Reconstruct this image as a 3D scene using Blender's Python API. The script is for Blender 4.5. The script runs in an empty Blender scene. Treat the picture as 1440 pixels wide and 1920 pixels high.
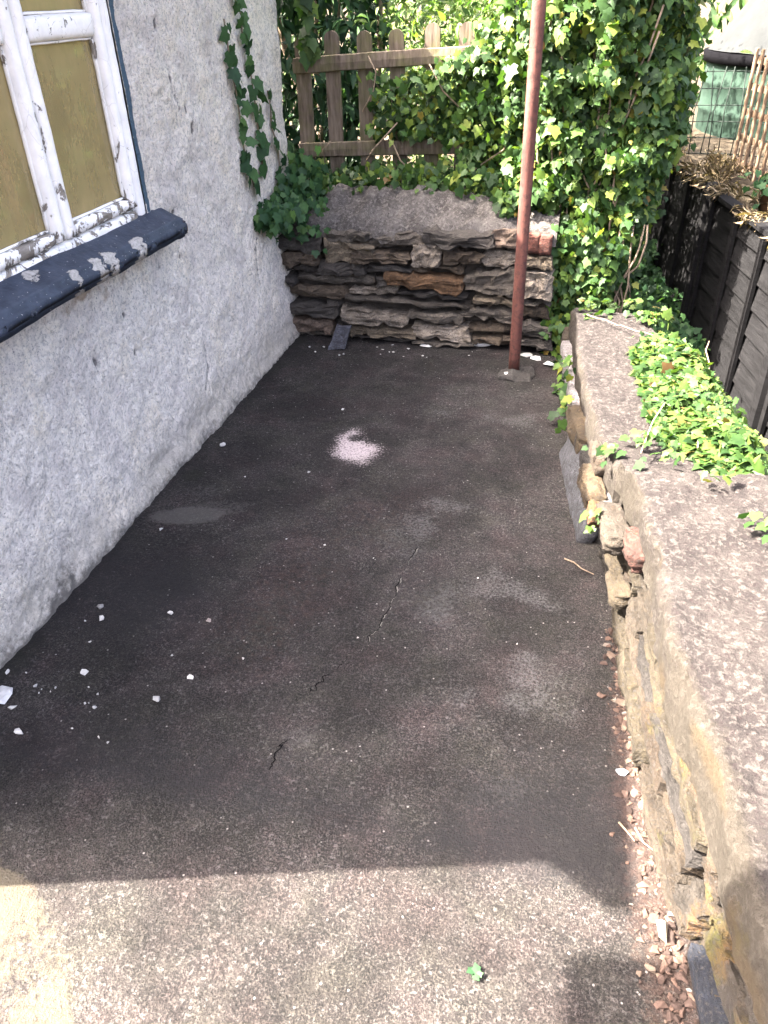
import bpy, bmesh, math, random
import numpy as np
from mathutils import Matrix, Vector

random.seed(7)
rng = np.random.default_rng(11)
scn = bpy.context.scene
col = scn.collection

# ------------------------------------------------------------------ camera
F, PPX, PPY, CAM_H = 1440.0, 720.0, 960.0, 1.55          # photograph is 1440 x 1920


def _ray(x, y):
    v = np.array([x - PPX, -(y - PPY), -F])
    return v / np.linalg.norm(v)


_up = -_ray(781.0, 3076.0)
_Y = _ray(1147.0, -32.0)
_Y = _Y - _up * (_Y @ _up)
_Y /= np.linalg.norm(_Y)
ROT = np.array([np.cross(_Y, _up), _Y, _up])              # world = ROT @ camera
CAM = np.array([0.0, 0.0, CAM_H])


def gp(x, y, z=0.0):
    """point of the plane at height z seen at a photo pixel"""
    d = ROT @ _ray(x, y)
    return CAM + d * ((z - CAM_H) / d[2])


def atY(x, y, yy):
    d = ROT @ _ray(x, y)
    return CAM + d * (yy / d[1])


def atX(x, y, xx):
    d = ROT @ _ray(x, y)
    return CAM + d * (xx / d[0])


def project(P):
    c = (np.asarray(P, float) - CAM) @ ROT
    w = np.maximum(-c[..., 2], 1e-6)
    return np.stack([PPX + F * c[..., 0] / w, PPY - F * c[..., 1] / w, -c[..., 2]], -1)


cd = bpy.data.cameras.new('camera')
cam = bpy.data.objects.new('camera', cd)
col.objects.link(cam)
cd.sensor_width = 36.0
cd.lens = 27.0
cd.clip_start = 0.02
cd.clip_end = 500.0
m4 = Matrix([[*ROT[0], 0], [*ROT[1], 0], [*ROT[2], CAM_H], [0, 0, 0, 1]])
cam.matrix_world = m4
scn.camera = cam

# ------------------------------------------------------------------ light
SUN_EL = math.radians(49.5)
sx, sy = 0.963, 0.27                                      # the light travels to the right and a little away
world = bpy.data.worlds.new('World')
scn.world = world
world.use_nodes = True
wn = world.node_tree
wn.nodes.clear()
wo = wn.nodes.new('ShaderNodeOutputWorld')
wb = wn.nodes.new('ShaderNodeBackground')
ws = wn.nodes.new('ShaderNodeTexSky')
ws.sky_type = 'NISHITA'
ws.sun_disc = False
ws.sun_elevation = SUN_EL
ws.sun_rotation = math.atan2(-sx, -sy)
ws.air_density = 0.36
ws.dust_density = 10.0
ws.ozone_density = 0.1
wb.inputs['Strength'].default_value = 0.148
wn.links.new(ws.outputs[0], wb.inputs[0])
wn.links.new(wb.outputs[0], wo.inputs[0])
ld = bpy.data.lights.new('sun', 'SUN')
ld.energy = 5.0
ld.angle = math.radians(0.53)
ld.color = (1.0, 0.90, 0.78)
sun = bpy.data.objects.new('sun', ld)
col.objects.link(sun)
sun.rotation_euler = Vector((sx * math.cos(SUN_EL), sy * math.cos(SUN_EL), -math.sin(SUN_EL))).to_track_quat('-Z', 'Y').to_euler()
scn.view_settings.view_transform = 'Standard'
scn.view_settings.look = 'None'
scn.view_settings.gamma = 1.0
scn.view_settings.use_curve_mapping = False
scn.view_settings.exposure = 4.1
scn.cycles.max_bounces = 5
scn.cycles.diffuse_bounces = 3
scn.cycles.glossy_bounces = 2
scn.cycles.transmission_bounces = 3
scn.cycles.transparent_max_bounces = 8


# ------------------------------------------------------------------ noise
def _hash(ix, iy, iz, seed):
    h = (ix.astype(np.int64) * 374761393 + iy.astype(np.int64) * 668265263 + iz.astype(np.int64) * 2147483647 + seed * 974634777) & 0xFFFFFFFF
    h = ((h ^ (h >> 13)) * 1274126177) & 0xFFFFFFFF
    h = ((h ^ (h >> 16)) * 2246822519) & 0xFFFFFFFF
    return ((h ^ (h >> 15)) & 0xFFFFFF) / float(0xFFFFFF)


def vnoise(P, seed=0):
    P = np.asarray(P, float)
    i = np.floor(P)
    f = P - i
    f = f * f * (3 - 2 * f)
    r = 0
    for dx in (0, 1):
        wx = f[..., 0] if dx else 1 - f[..., 0]
        for dy in (0, 1):
            wy = f[..., 1] if dy else 1 - f[..., 1]
            for dz in (0, 1):
                wz = f[..., 2] if dz else 1 - f[..., 2]
                r = r + wx * wy * wz * _hash(i[..., 0] + dx, i[..., 1] + dy, i[..., 2] + dz, seed)
    return r * 2 - 1


def fbm(P, scale, octv=3, seed=0):
    P = np.asarray(P, float) * scale
    a, s, t = 1.0, 0.0, 0.0
    for k in range(octv):
        s = s + a * vnoise(P, seed + k * 17)
        t += a
        a *= 0.5
        P = P * 2.03 + 5.3
    return s / t


def sstep(a, b, x):
    t = np.clip((x - a) / (b - a), 0, 1)
    return t * t * (3 - 2 * t)


# ------------------------------------------------------------------ mesh helpers
def mesh_of(name, V, Fc, mat, smooth=True, attrs=None):
    me = bpy.data.meshes.new(name)
    V = np.asarray(V, np.float32).reshape(-1, 3)
    if isinstance(Fc, np.ndarray):
        n, k = Fc.shape
        me.vertices.add(len(V))
        me.vertices.foreach_set('co', V.ravel())
        me.loops.add(n * k)
        me.loops.foreach_set('vertex_index', Fc.astype(np.int32).ravel())
        me.polygons.add(n)
        me.polygons.foreach_set('loop_start', np.arange(0, n * k, k, dtype=np.int32))
        me.polygons.foreach_set('loop_total', np.full(n, k, np.int32))
        me.update(calc_edges=True)
    else:
        me.from_pydata([tuple(map(float, v)) for v in V], [], Fc)
    me.polygons.foreach_set('use_smooth', np.full(len(me.polygons), smooth))
    if mat:
        me.materials.append(mat)
    for k, v in (attrs or {}).items():
        v = np.asarray(v, np.float32)
        if v.ndim == 1:
            a = me.attributes.new(k, 'FLOAT', 'POINT')
            a.data.foreach_set('value', v)
        else:
            a = me.attributes.new(k, 'FLOAT_COLOR', 'POINT')
            a.data.foreach_set('color', v.ravel())
    me.validate()
    return me


def link(name, me, parent=None, color=None):
    o = bpy.data.objects.new(name, me)
    col.objects.link(o)
    if parent is not None:
        o.parent = parent
    if color is not None:
        o.color = (*color, 1.0)
    return o


def thing(name, label, cat, loc=(0, 0, 0), group=None, rotz=0.0):
    o = bpy.data.objects.new(name, None)
    col.objects.link(o)
    o.empty_display_size = 0.1
    o.location = loc
    o.rotation_euler = (0, 0, rotz)
    return tag(o, label, cat, group)


def tag(o, label=None, cat=None, group=None, kind=None):
    if label:
        o['label'] = label
    if cat:
        o['category'] = cat
    if group:
        o['group'] = group
    if kind:
        o['kind'] = kind
    return o


def grid_faces(nu, nv):
    i = np.arange(nu - 1)[:, None] * nv + np.arange(nv - 1)[None, :]
    return np.stack([i, i + nv, i + nv + 1, i + 1], -1).reshape(-1, 4)


def box_vf(x0, x1, y0, y1, z0, z1):
    V = [(x0, y0, z0), (x1, y0, z0), (x1, y1, z0), (x0, y1, z0), (x0, y0, z1), (x1, y0, z1), (x1, y1, z1), (x0, y1, z1)]
    Fc = [(0, 3, 2, 1), (4, 5, 6, 7), (0, 1, 5, 4), (1, 2, 6, 5), (2, 3, 7, 6), (3, 0, 4, 7)]
    return V, Fc


def rough_box(x0, x1, y0, y1, z0, z1, step=0.03, amp=0.002, bev=0.12, seed=0, freq=30.0):
    """a box cut into a lattice with worn edges and an uneven surface"""
    lo = np.array([x0, y0, z0], float)
    hi = np.array([x1, y1, z1], float)
    return stone_vf((hi - lo) / 2, (lo + hi) / 2, seed, n=tuple(int(np.clip(math.ceil(a / step), 2, 60)) for a in (hi - lo)),
                    rnd=0.0, amp=amp, freq=freq, chamfer=bev * float(min(hi - lo)))


def stone_vf(half, center, seed, n=(5, 5, 5), rnd=0.25, amp=0.01, freq=12.0, chamfer=0.0, layered=0.0):
    half = np.asarray(half, float)
    if isinstance(n, int):
        n = (n, n, n)
    nx, ny, nz = n
    idx = {}
    V = []
    Fc = []

    def vid(i, j, k):
        key = (i, j, k)
        if key not in idx:
            idx[key] = len(V)
            V.append((2 * i / nx - 1, 2 * j / ny - 1, 2 * k / nz - 1))
        return idx[key]
    for i in range(nx):
        for j in range(ny):
            Fc.append((vid(i, j, 0), vid(i, j + 1, 0), vid(i + 1, j + 1, 0), vid(i + 1, j, 0)))
            Fc.append((vid(i, j, nz), vid(i + 1, j, nz), vid(i + 1, j + 1, nz), vid(i, j + 1, nz)))
    for i in range(nx):
        for k in range(nz):
            Fc.append((vid(i, 0, k), vid(i + 1, 0, k), vid(i + 1, 0, k + 1), vid(i, 0, k + 1)))
            Fc.append((vid(i, ny, k), vid(i, ny, k + 1), vid(i + 1, ny, k + 1), vid(i + 1, ny, k)))
    for j in range(ny):
        for k in range(nz):
            Fc.append((vid(0, j, k), vid(0, j, k + 1), vid(0, j + 1, k + 1), vid(0, j + 1, k)))
            Fc.append((vid(nx, j, k), vid(nx, j + 1, k), vid(nx, j + 1, k + 1), vid(nx, j, k + 1)))
    P = np.array(V)
    if rnd > 0:
        L = np.linalg.norm(P, axis=1, keepdims=True)
        P = P * (1 - rnd) + P / L * 1.25 * rnd
    Q = P * half
    if chamfer > 0:
        a = np.abs(P) > 0.999
        edge = a.sum(1) >= 2
        Q[edge] -= np.sign(P[edge]) * a[edge] * chamfer
    d = np.stack([fbm(Q + seed * 3.1, freq, 3, seed), fbm(Q + 9 + seed * 3.1, freq, 3, seed + 5), fbm(Q + 21 + seed * 3.1, freq, 3, seed + 9)], -1)
    Q = Q + d * amp
    if layered > 0:                                      # split slate: each bed stands in or out by itself
        lay = fbm(np.stack([Q[:, 0] * 3, Q[:, 1] * 3, Q[:, 2] * 90 + seed], -1), 1.0, 2, seed + 3)
        nrm = P[:, :2] / np.maximum(np.linalg.norm(P[:, :2], axis=1, keepdims=True), 0.3)
        Q[:, :2] += nrm * lay[:, None] * layered
    return Q + np.asarray(center, float), np.array(Fc)


def shard_vf(half, seed, n=13):
    r = random.Random(seed)
    bm = bmesh.new()
    for _ in range(n):
        v = Vector((r.gauss(0, 1), r.gauss(0, 1), r.gauss(0, 1))).normalized() * r.uniform(0.75, 1.1)
        bm.verts.new((v.x * half[0], v.y * half[1], v.z * half[2]))
    bmesh.ops.convex_hull(bm, input=bm.verts)
    bmesh.ops.delete(bm, geom=[v for v in bm.verts if not v.link_faces], context='VERTS')
    bm.verts.index_update()
    V = np.array([tuple(v.co) for v in bm.verts])
    Fc = [tuple(v.index for v in f.verts) for f in bm.faces]
    bm.free()
    return V, Fc


def join_vf(parts):
    Vs, Fs, o = [], [], 0
    for V, Fc in parts:
        V = np.asarray(V, float)
        Vs.append(V)
        Fs += [tuple(int(a) + o for a in f) for f in Fc]
        o += len(V)
    return np.concatenate(Vs), Fs


def tube_vf(pts, rad, seg=6):
    pts = np.asarray(pts, float)
    n = len(pts)
    rad = np.broadcast_to(np.asarray(rad, float), (n,))
    T = np.gradient(pts, axis=0)
    T /= np.maximum(np.linalg.norm(T, axis=1, keepdims=True), 1e-9)
    ref = np.array([0.31, 0.2, 0.93]) if abs(T[0] @ np.array([0.31, 0.2, 0.93])) < 0.9 else np.array([1.0, 0, 0])
    A = np.cross(T, ref)
    A /= np.maximum(np.linalg.norm(A, axis=1, keepdims=True), 1e-9)
    B = np.cross(T, A)
    V = []
    for k in range(seg):
        a = 2 * math.pi * k / seg
        V.append(pts + (A * math.cos(a) + B * math.sin(a)) * rad[:, None])
    V = np.stack(V, 1).reshape(-1, 3)
    Fc = []
    for i in range(n - 1):
        for k in range(seg):
            a, b = i * seg + k, i * seg + (k + 1) % seg
            Fc.append((a, b, b + seg, a + seg))
    Fc.append(tuple(range(seg))[::-1])
    Fc.append(tuple((n - 1) * seg + k for k in range(seg)))
    return V, Fc


# ------------------------------------------------------------------ material helpers
class M:
    def __init__(self, name):
        self.m = bpy.data.materials.new(name)
        self.m.use_nodes = True
        self.nt = self.m.node_tree
        self.nt.nodes.clear()
        self.out = self.nt.nodes.new('ShaderNodeOutputMaterial')
        self.b = self.nt.nodes.new('ShaderNodeBsdfPrincipled')
        self.nt.links.new(self.b.outputs[0], self.out.inputs[0])
        g = self.nt.nodes.new('ShaderNodeNewGeometry')
        self.pos = g.outputs['Position']
        self.geo = g

    def L(self, a, b):
        self.nt.links.new(a, b)

    def node(self, t, **kw):
        n = self.nt.nodes.new(t)
        for k, v in kw.items():
            setattr(n, k, v)
        return n

    def scaled(self, s, vec=None):
        n = self.node('ShaderNodeVectorMath', operation='MULTIPLY')
        self.L(vec or self.pos, n.inputs[0])
        n.inputs[1].default_value = s
        return n.outputs[0]

    def noise(self, scale, detail=4, rough=0.55, vec=None, dist=0.0):
        n = self.node('ShaderNodeTexNoise')
        n.inputs['Scale'].default_value = scale
        n.inputs['Detail'].default_value = detail
        n.inputs['Roughness'].default_value = rough
        n.inputs['Distortion'].default_value = dist
        self.L(vec or self.pos, n.inputs['Vector'])
        return n.outputs['Fac']

    def voro(self, scale, feature='F1', vec=None, out='Distance'):
        n = self.node('ShaderNodeTexVoronoi', feature=feature)
        n.inputs['Scale'].default_value = scale
        self.L(vec or self.pos, n.inputs['Vector'])
        return n.outputs[out]

    def ramp(self, fac, stops, interp='LINEAR'):
        n = self.node('ShaderNodeValToRGB')
        n.color_ramp.interpolation = interp
        e = n.color_ramp.elements
        while len(e) > 1:
            e.remove(e[-1])
        for k, (p, c) in enumerate(stops):
            x = e[0] if k == 0 else e.new(p)
            x.position = p
            c = (c, c, c) if not hasattr(c, '__len__') else c
            x.color = (*c, 1.0)
        self.L(fac, n.inputs[0])
        return n.outputs[0]

    def mix(self, fac, a, b, mode='MIX'):
        n = self.node('ShaderNodeMix', data_type='RGBA', blend_type=mode)
        for s, v in ((n.inputs[0], fac), (n.inputs[6], a), (n.inputs[7], b)):
            if hasattr(v, 'default_value') or hasattr(v, 'links'):
                self.L(v, s)
            elif hasattr(v, '__len__'):
                s.default_value = (*v, 1.0)
            else:
                s.default_value = v if s.type == 'VALUE' else (v, v, v, 1.0)
        return n.outputs[2]

    def math(self, op, a, b=0.0, clamp=False):
        n = self.node('ShaderNodeMath', operation=op, use_clamp=clamp)
        for s, v in ((n.inputs[0], a), (n.inputs[1], b)):
            if hasattr(v, 'links'):
                self.L(v, s)
            else:
                s.default_value = v
        return n.outputs[0]

    def attr(self, name, out='Fac'):
        n = self.node('ShaderNodeAttribute')
        n.attribute_name = name
        return n.outputs[out]

    def bump(self, h, dist=0.01, strength=1.0, prev=None):
        n = self.node('ShaderNodeBump')
        n.inputs['Distance'].default_value = dist
        n.inputs['Strength'].default_value = strength
        self.L(h, n.inputs['Height'])
        if prev:
            self.L(prev, n.inputs['Normal'])
        return n.outputs[0]

    def done(self, colr, rough=0.9, normal=None, spec=0.25):
        for s, v in ((self.b.inputs['Base Color'], colr), (self.b.inputs['Roughness'], rough)):
            if hasattr(v, 'links'):
                self.L(v, s)
            else:
                s.default_value = (*v, 1.0) if hasattr(v, '__len__') else v
        self.b.inputs['Specular IOR Level'].default_value = spec
        if normal:
            self.L(normal, self.b.inputs['Normal'])
        return self.m


def mat_slab():
    m = M('weathered_slab')
    big = m.noise(2.2, 5, 0.6)
    base = m.ramp(big, [(0.32, (0.0066, 0.0061, 0.0060)), (0.5, (0.0091, 0.0082, 0.0081)), (0.68, (0.0128, 0.0112, 0.0105))])
    mid = m.noise(13, 6, 0.7)
    base = m.mix(m.ramp(mid, [(0.45, 0.0), (0.64, 0.95)]), base, (0.0162, 0.0145, 0.0134))
    base = m.mix(m.ramp(m.noise(19, 6, 0.7, vec=m.scaled((1, 1, 2))), [(0.34, 0.6), (0.5, 0.0)]), base, (0.0047, 0.0045, 0.0046))
    grit = m.noise(210, 3, 0.7)
    base = m.mix(m.ramp(grit, [(0.51, 0.0), (0.58, 1.0)]), base, (0.0283, 0.0253, 0.0231))
    grit2 = m.noise(260, 2, 0.6, vec=m.scaled((1, 1, 1.3)))
    base = m.mix(m.ramp(grit2, [(0.36, 0.9), (0.46, 0.0)]), base, (0.0029, 0.0028, 0.0029))
    speck = m.noise(95, 3, 0.75)
    base = m.mix(m.ramp(speck, [(0.58, 0.0), (0.63, 0.85)]), base, (0.0403, 0.0384, 0.0373))
    wash = m.noise(3.1, 6, 0.68, dist=0.5)
    base = m.mix(m.ramp(wash, [(0.44, 0.0), (0.62, 0.75)]), base, m.mix(1.0, base, (2.1, 2.1, 2.1), 'MULTIPLY'))
    base = m.mix(m.ramp(wash, [(0.34, 0.5), (0.44, 0.0)]), base, m.mix(1.0, base, (0.6, 0.6, 0.62), 'MULTIPLY'))
    tint = m.noise(5.5, 4, 0.6)
    base = m.mix(1.0, base, m.ramp(tint, [(0.36, (1.10, 0.97, 0.99)), (0.5, (1.02, 1.0, 1.0)), (0.64, (0.98, 1.0, 0.93))]), 'MULTIPLY')
    vo = m.node('ShaderNodeTexVoronoi')
    vo.inputs['Scale'].default_value = 42
    m.L(m.pos, vo.inputs['Vector'])
    dot = m.math('MULTIPLY', m.ramp(vo.outputs['Distance'], [(0.07, 1.0), (0.13, 0.0)]), m.ramp(vo.outputs['Color'], [(0.62, 0.0), (0.70, 0.85)]))
    base = m.mix(dot, base, (0.21, 0.20, 0.19))
    # stains and patches with a shape of their own
    br = m.noise(60, 5, 0.75)
    fine = m.noise(120, 4, 0.75)

    def worn(name, lo=0.35, hi=0.75, src=br, k=2.2):
        a = m.attr(name)
        s = m.math('ADD', a, m.math('MULTIPLY', m.math('SUBTRACT', src, 0.5), k))
        return m.math('MULTIPLY', m.ramp(s, [(lo, 0.0), (hi, 1.0)]), m.math('MINIMUM', m.math('MULTIPLY', a, 3.0), 1.0))
    base = m.mix(m.math('MULTIPLY', worn('pale', 0.45, 1.5, fine, 2.6), 0.62), base, (0.0846, 0.0833, 0.0821))
    base = m.mix(m.math('MULTIPLY', worn('moss', 0.3, 0.9), 0.75), base, (0.0113, 0.0120, 0.0081))
    base = m.mix(m.math('MULTIPLY', worn('dark', 0.3, 1.1), 0.8), base, (0.0113, 0.0108, 0.0116))
    base = m.mix(m.math('MULTIPLY', worn('cement', 0.30, 0.75, br, 2.4), 0.75), base, (0.0540, 0.0470, 0.0335))
    base = m.mix(m.math('MULTIPLY', worn('film', 0.28, 0.8), 0.55), base, (0.0704, 0.0673, 0.0618))
    base = m.mix(m.math('MULTIPLY', worn('pink_patch', 0.34, 0.9, fine, 2.4), 0.75), base, (0.4790, 0.4110, 0.4104))
    base = m.mix(m.math('MULTIPLY', worn('rust', 0.3, 0.9), 0.35), base, (0.0620, 0.0354, 0.0260))
    base = m.mix(m.attr('crack'), base, (0.0068, 0.0062, 0.0063))
    base = m.mix(m.math('MULTIPLY', m.attr('crackedge'), 0.35), base, (0.1127, 0.1085, 0.0983))
    n1 = m.bump(grit, 0.006, 0.8)
    n2 = m.bump(m.noise(70, 5, 0.65), 0.010, 0.6, n1)
    return m.done(base, 0.93, n2, 0.2)


def mat_render():
    m = M('roughcast_render')
    big = m.noise(3.0, 5, 0.6)
    base = m.ramp(big, [(0.32, (0.88, 0.82, 0.73)), (0.5, (0.945, 0.885, 0.785)), (0.7, (0.955, 0.895, 0.79))])
    base = m.mix(1.0, base, m.ramp(m.noise(7, 5, 0.65, vec=m.scaled((1, 1, 0.8))), [(0.38, (0.84, 0.83, 0.85)), (0.5, (1.0, 1.0, 1.0)), (0.64, (1.0, 0.98, 0.93))]), 'MULTIPLY')
    g = m.noise(62, 5, 0.8)
    base = m.mix(m.ramp(g, [(0.37, 0.85), (0.52, 0.0)]), base, (0.47, 0.445, 0.41))
    g2 = m.noise(115, 4, 0.75)
    base = m.mix(m.ramp(g2, [(0.36, 0.8), (0.44, 0.0)]), base, (0.27, 0.255, 0.235))
    base = m.mix(m.ramp(m.noise(24, 5, 0.7), [(0.36, 0.35), (0.48, 0.0)]), base, (0.50, 0.48, 0.45))
    br = m.noise(45, 4, 0.7)

    def worn(name, lo, hi):
        a = m.attr(name)
        s = m.math('ADD', a, m.math('MULTIPLY', m.math('SUBTRACT', br, 0.5), 1.2))
        return m.math('MULTIPLY', m.ramp(s, [(lo, 0.0), (hi, 1.0)]), m.math('MINIMUM', m.math('MULTIPLY', a, 4.0), 1.0))
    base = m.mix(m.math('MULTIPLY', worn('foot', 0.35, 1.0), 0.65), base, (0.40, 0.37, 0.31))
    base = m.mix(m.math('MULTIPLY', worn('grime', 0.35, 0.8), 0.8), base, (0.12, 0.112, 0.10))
    base = m.mix(m.math('MULTIPLY', worn('bare', 0.35, 0.8), 0.85), base, (0.40, 0.31, 0.22))
    base = m.mix(m.math('MULTIPLY', worn('pit', 0.3, 0.7), 0.85), base, (0.13, 0.12, 0.115))
    base = m.mix(m.math('MULTIPLY', worn('blue', 0.38, 0.5), 0.95), base, (0.055, 0.115, 0.17))
    n1 = m.bump(g, 0.022, 0.9)
    n2 = m.bump(g2, 0.010, 0.8, n1)
    return m.done(base, 0.95, n2, 0.15)


def mat_stone(name='slate_stone', lichen=0.35):
    m = M(name)
    oi = m.node('ShaderNodeObjectInfo')
    c = oi.outputs['Color']
    v = m.noise(9, 5, 0.65)
    base = m.mix(1.0, c, m.ramp(v, [(0.25, 0.55), (0.5, 1.0), (0.8, 1.5)]), 'MULTIPLY')
    lay = m.noise(16, 5, 0.7, vec=m.scaled((0.9, 0.9, 2.6)))
    base = m.mix(m.ramp(lay, [(0.35, 0.7), (0.55, 0.0)]), base, m.mix(1.0, base, (0.42, 0.40, 0.40), 'MULTIPLY'))
    li = m.noise(38, 4, 0.7)
    base = m.mix(m.ramp(li, [(0.54, 0.0), (0.63, lichen)]), base, m.mix(1.0, c, (2.2, 2.2, 2.2), 'MULTIPLY'))
    mo = m.math('ADD', m.attr('moss'), m.math('MULTIPLY', m.math('SUBTRACT', m.noise(30, 5, 0.7), 0.5), 2.2))
    base = m.mix(m.math('MULTIPLY', m.ramp(mo, [(0.45, 0.0), (0.95, 0.75)]), m.math('MINIMUM', m.math('MULTIPLY', m.attr('moss'), 4.0), 1.0)), base, m.ramp(m.noise(8, 3), [(0.42, (0.040, 0.040, 0.008)), (0.6, (0.070, 0.037, 0.013))]))
    gr = m.noise(150, 4, 0.7)
    base = m.mix(m.ramp(gr, [(0.36, 0.8), (0.48, 0.0)]), base, (0.03, 0.027, 0.025))
    n1 = m.bump(lay, 0.02, 0.9)
    n2 = m.bump(m.noise(75, 5, 0.7), 0.014, 0.9, n1)
    return m.done(base, 0.9, n2, 0.25)


def mat_mortar():
    m = M('old_mortar')
    v = m.noise(12, 5, 0.65)
    base = m.ramp(v, [(0.3, (0.0220, 0.0192, 0.0168)), (0.7, (0.0600, 0.0520, 0.0440))])
    return m.done(base, 0.95, m.bump(m.noise(70, 4, 0.7), 0.01, 0.8), 0.1)


def mat_cap(name, cols, lich, moss_amt=0.6, sp=1.0):
    """rough lime cap of a wall; cols: dark, mid, light"""
    m = M(name)
    v = m.noise(7, 6, 0.65)
    base = m.ramp(v, [(0.28, cols[0]), (0.5, cols[1]), (0.72, cols[2])])
    g = m.noise(62, 5, 0.75, dist=0.4)
    base = m.mix(m.ramp(g, [(0.50, 0.0), (0.60, 0.8 * sp)]), base, lich)
    d = m.noise(80, 5, 0.8)
    base = m.mix(m.ramp(d, [(0.39, 0.7 * sp), (0.47, 0.0)]), base, (0.0191, 0.0141, 0.0146))
    br = m.noise(40, 4, 0.7)

    def worn(n_, lo, hi):
        a = m.attr(n_)
        s = m.math('ADD', a, m.math('MULTIPLY', m.math('SUBTRACT', br, 0.5), 1.2))
        return m.math('MULTIPLY', m.ramp(s, [(lo, 0.0), (hi, 1.0)]), m.math('MINIMUM', m.math('MULTIPLY', a, 4.0), 1.0))
    base = m.mix(m.math('MULTIPLY', worn('band', 0.3, 0.8), 0.6), base, (0.0387, 0.0337, 0.0251))
    base = m.mix(m.math('MULTIPLY', worn('moss', 0.35, 0.9), moss_amt), base, (0.0387, 0.0387, 0.0068))
    base = m.mix(m.math('MULTIPLY', worn('ochre', 0.35, 0.9), 0.45), base, (0.0546, 0.0387, 0.0204))
    n1 = m.bump(g, 0.014, 0.9)
    n2 = m.bump(d, 0.010, 0.8, n1)
    return m.done(base, 0.95, n2, 0.12)


def mat_wood(name, c0, c1, c2, axis=(1, 1, 0.12), green=0.0):
    m = M(name)
    oi = m.node('ShaderNodeObjectInfo')
    off = m.node('ShaderNodeVectorMath', operation='ADD')
    m.L(m.scaled(axis), off.inputs[0])
    m.L(oi.outputs['Random'], off.inputs[1])
    g = m.noise(60, 5, 0.65, vec=off.outputs[0])
    base = m.ramp(g, [(0.3, c0), (0.5, c1), (0.72, c2)])
    w = m.noise(7, 4, 0.6)
    base = m.mix(m.ramp(w, [(0.4, 0.0), (0.7, 0.5)]), base, m.mix(1.0, base, (0.5, 0.5, 0.5), 'MULTIPLY'))
    if green:
        base = m.mix(m.ramp(m.noise(11, 4, 0.6), [(0.45, 0.0), (0.7, green)]), base, (0.09, 0.10, 0.03))
    return m.done(base, 0.85, m.bump(g, 0.004, 0.6), 0.06)


def mat_paint_white():
    m = M('flaking_white_paint')
    v = m.noise(20, 4, 0.6)
    base = m.ramp(v, [(0.3, (0.68, 0.67, 0.64)), (0.7, (0.84, 0.82, 0.78))])
    fl = m.noise(26, 5, 0.72, vec=m.scaled((1.0, 0.55, 0.45)), dist=0.6)
    low = m.math('ADD', fl, m.math('MULTIPLY', m.attr('wear'), 0.16))
    flake = m.ramp(low, [(0.665, 0.0), (0.69, 1.0)])
    wood = m.ramp(m.noise(80, 4, 0.6, vec=m.scaled((1, 0.2, 1))), [(0.3, (0.10, 0.085, 0.07)), (0.7, (0.27, 0.24, 0.20))])
    base = m.mix(flake, base, wood)
    crk = m.voro(30, 'DISTANCE_TO_EDGE', vec=m.scaled((1.0, 0.7, 0.5)))
    base = m.mix(m.math('MULTIPLY', m.ramp(crk, [(0.0, 0.5), (0.02, 0.0)]), m.ramp(m.noise(12, 3), [(0.48, 0.0), (0.6, 1.0)])), base, (0.25, 0.22, 0.19))
    inv = m.math('SUBTRACT', 1.0, flake)
    return m.done(base, 0.6, m.bump(inv, 0.0025, 0.9), 0.35)


def mat_sill():
    m = M('peeling_blue_black_paint')
    v = m.noise(25, 4, 0.6)
    base = m.ramp(v, [(0.3, (0.014, 0.020, 0.034)), (0.7, (0.035, 0.046, 0.068))])
    sp = m.noise(130, 2, 0.6)
    base = m.mix(m.ramp(sp, [(0.70, 0.0), (0.74, 0.8)]), base, (0.5, 0.5, 0.5))
    br = m.noise(30, 6, 0.75, vec=m.scaled((1.0, 0.6, 1.0)), dist=0.5)
    a = m.attr('peel')
    s = m.math('ADD', m.math('MULTIPLY', a, 0.75), m.math('MULTIPLY', m.math('SUBTRACT', br, 0.5), 1.9))
    f = m.ramp(s, [(0.52, 0.0), (0.56, 1.0)])
    conc = m.ramp(m.noise(90, 4, 0.65), [(0.3, (0.20, 0.19, 0.17)), (0.7, (0.40, 0.38, 0.35))])
    base = m.mix(f, base, conc)
    n1 = m.bump(m.math('SUBTRACT', 1.0, f), 0.004, 0.9)
    return m.done(base, 0.55, m.bump(m.noise(60, 4, 0.6), 0.004, 0.5, n1), 0.3)


def mat_rust():
    m = M('rusted_red_pole')
    v = m.noise(22, 5, 0.65, vec=m.scaled((1, 1, 0.25)))
    base = m.ramp(v, [(0.3, (0.0392, 0.0138, 0.0111)), (0.52, (0.0922, 0.0346, 0.0267)), (0.75, (0.1382, 0.0599, 0.0461))])
    base = m.mix(m.ramp(m.noise(45, 5, 0.75), [(0.50, 0.0), (0.60, 0.7)]), base, (0.0276, 0.0138, 0.0115))
    return m.done(base, 0.7, m.bump(m.noise(150, 3, 0.6), 0.002, 0.6), 0.3)


def mat_simple(name, c0, c1, scale=20, rough=0.85, bump=0.004, spec=0.25, objcol=False):
    m = M(name)
    v = m.noise(scale, 5, 0.65)
    base = m.ramp(v, [(0.3, c0), (0.7, c1)])
    if objcol:
        base = m.mix(1.0, m.node('ShaderNodeObjectInfo').outputs['Color'], m.ramp(v, [(0.25, 0.7), (0.75, 1.25)]), 'MULTIPLY')
    return m.done(base, rough, m.bump(m.noise(scale * 4, 4, 0.65), bump, 0.7), spec)


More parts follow.
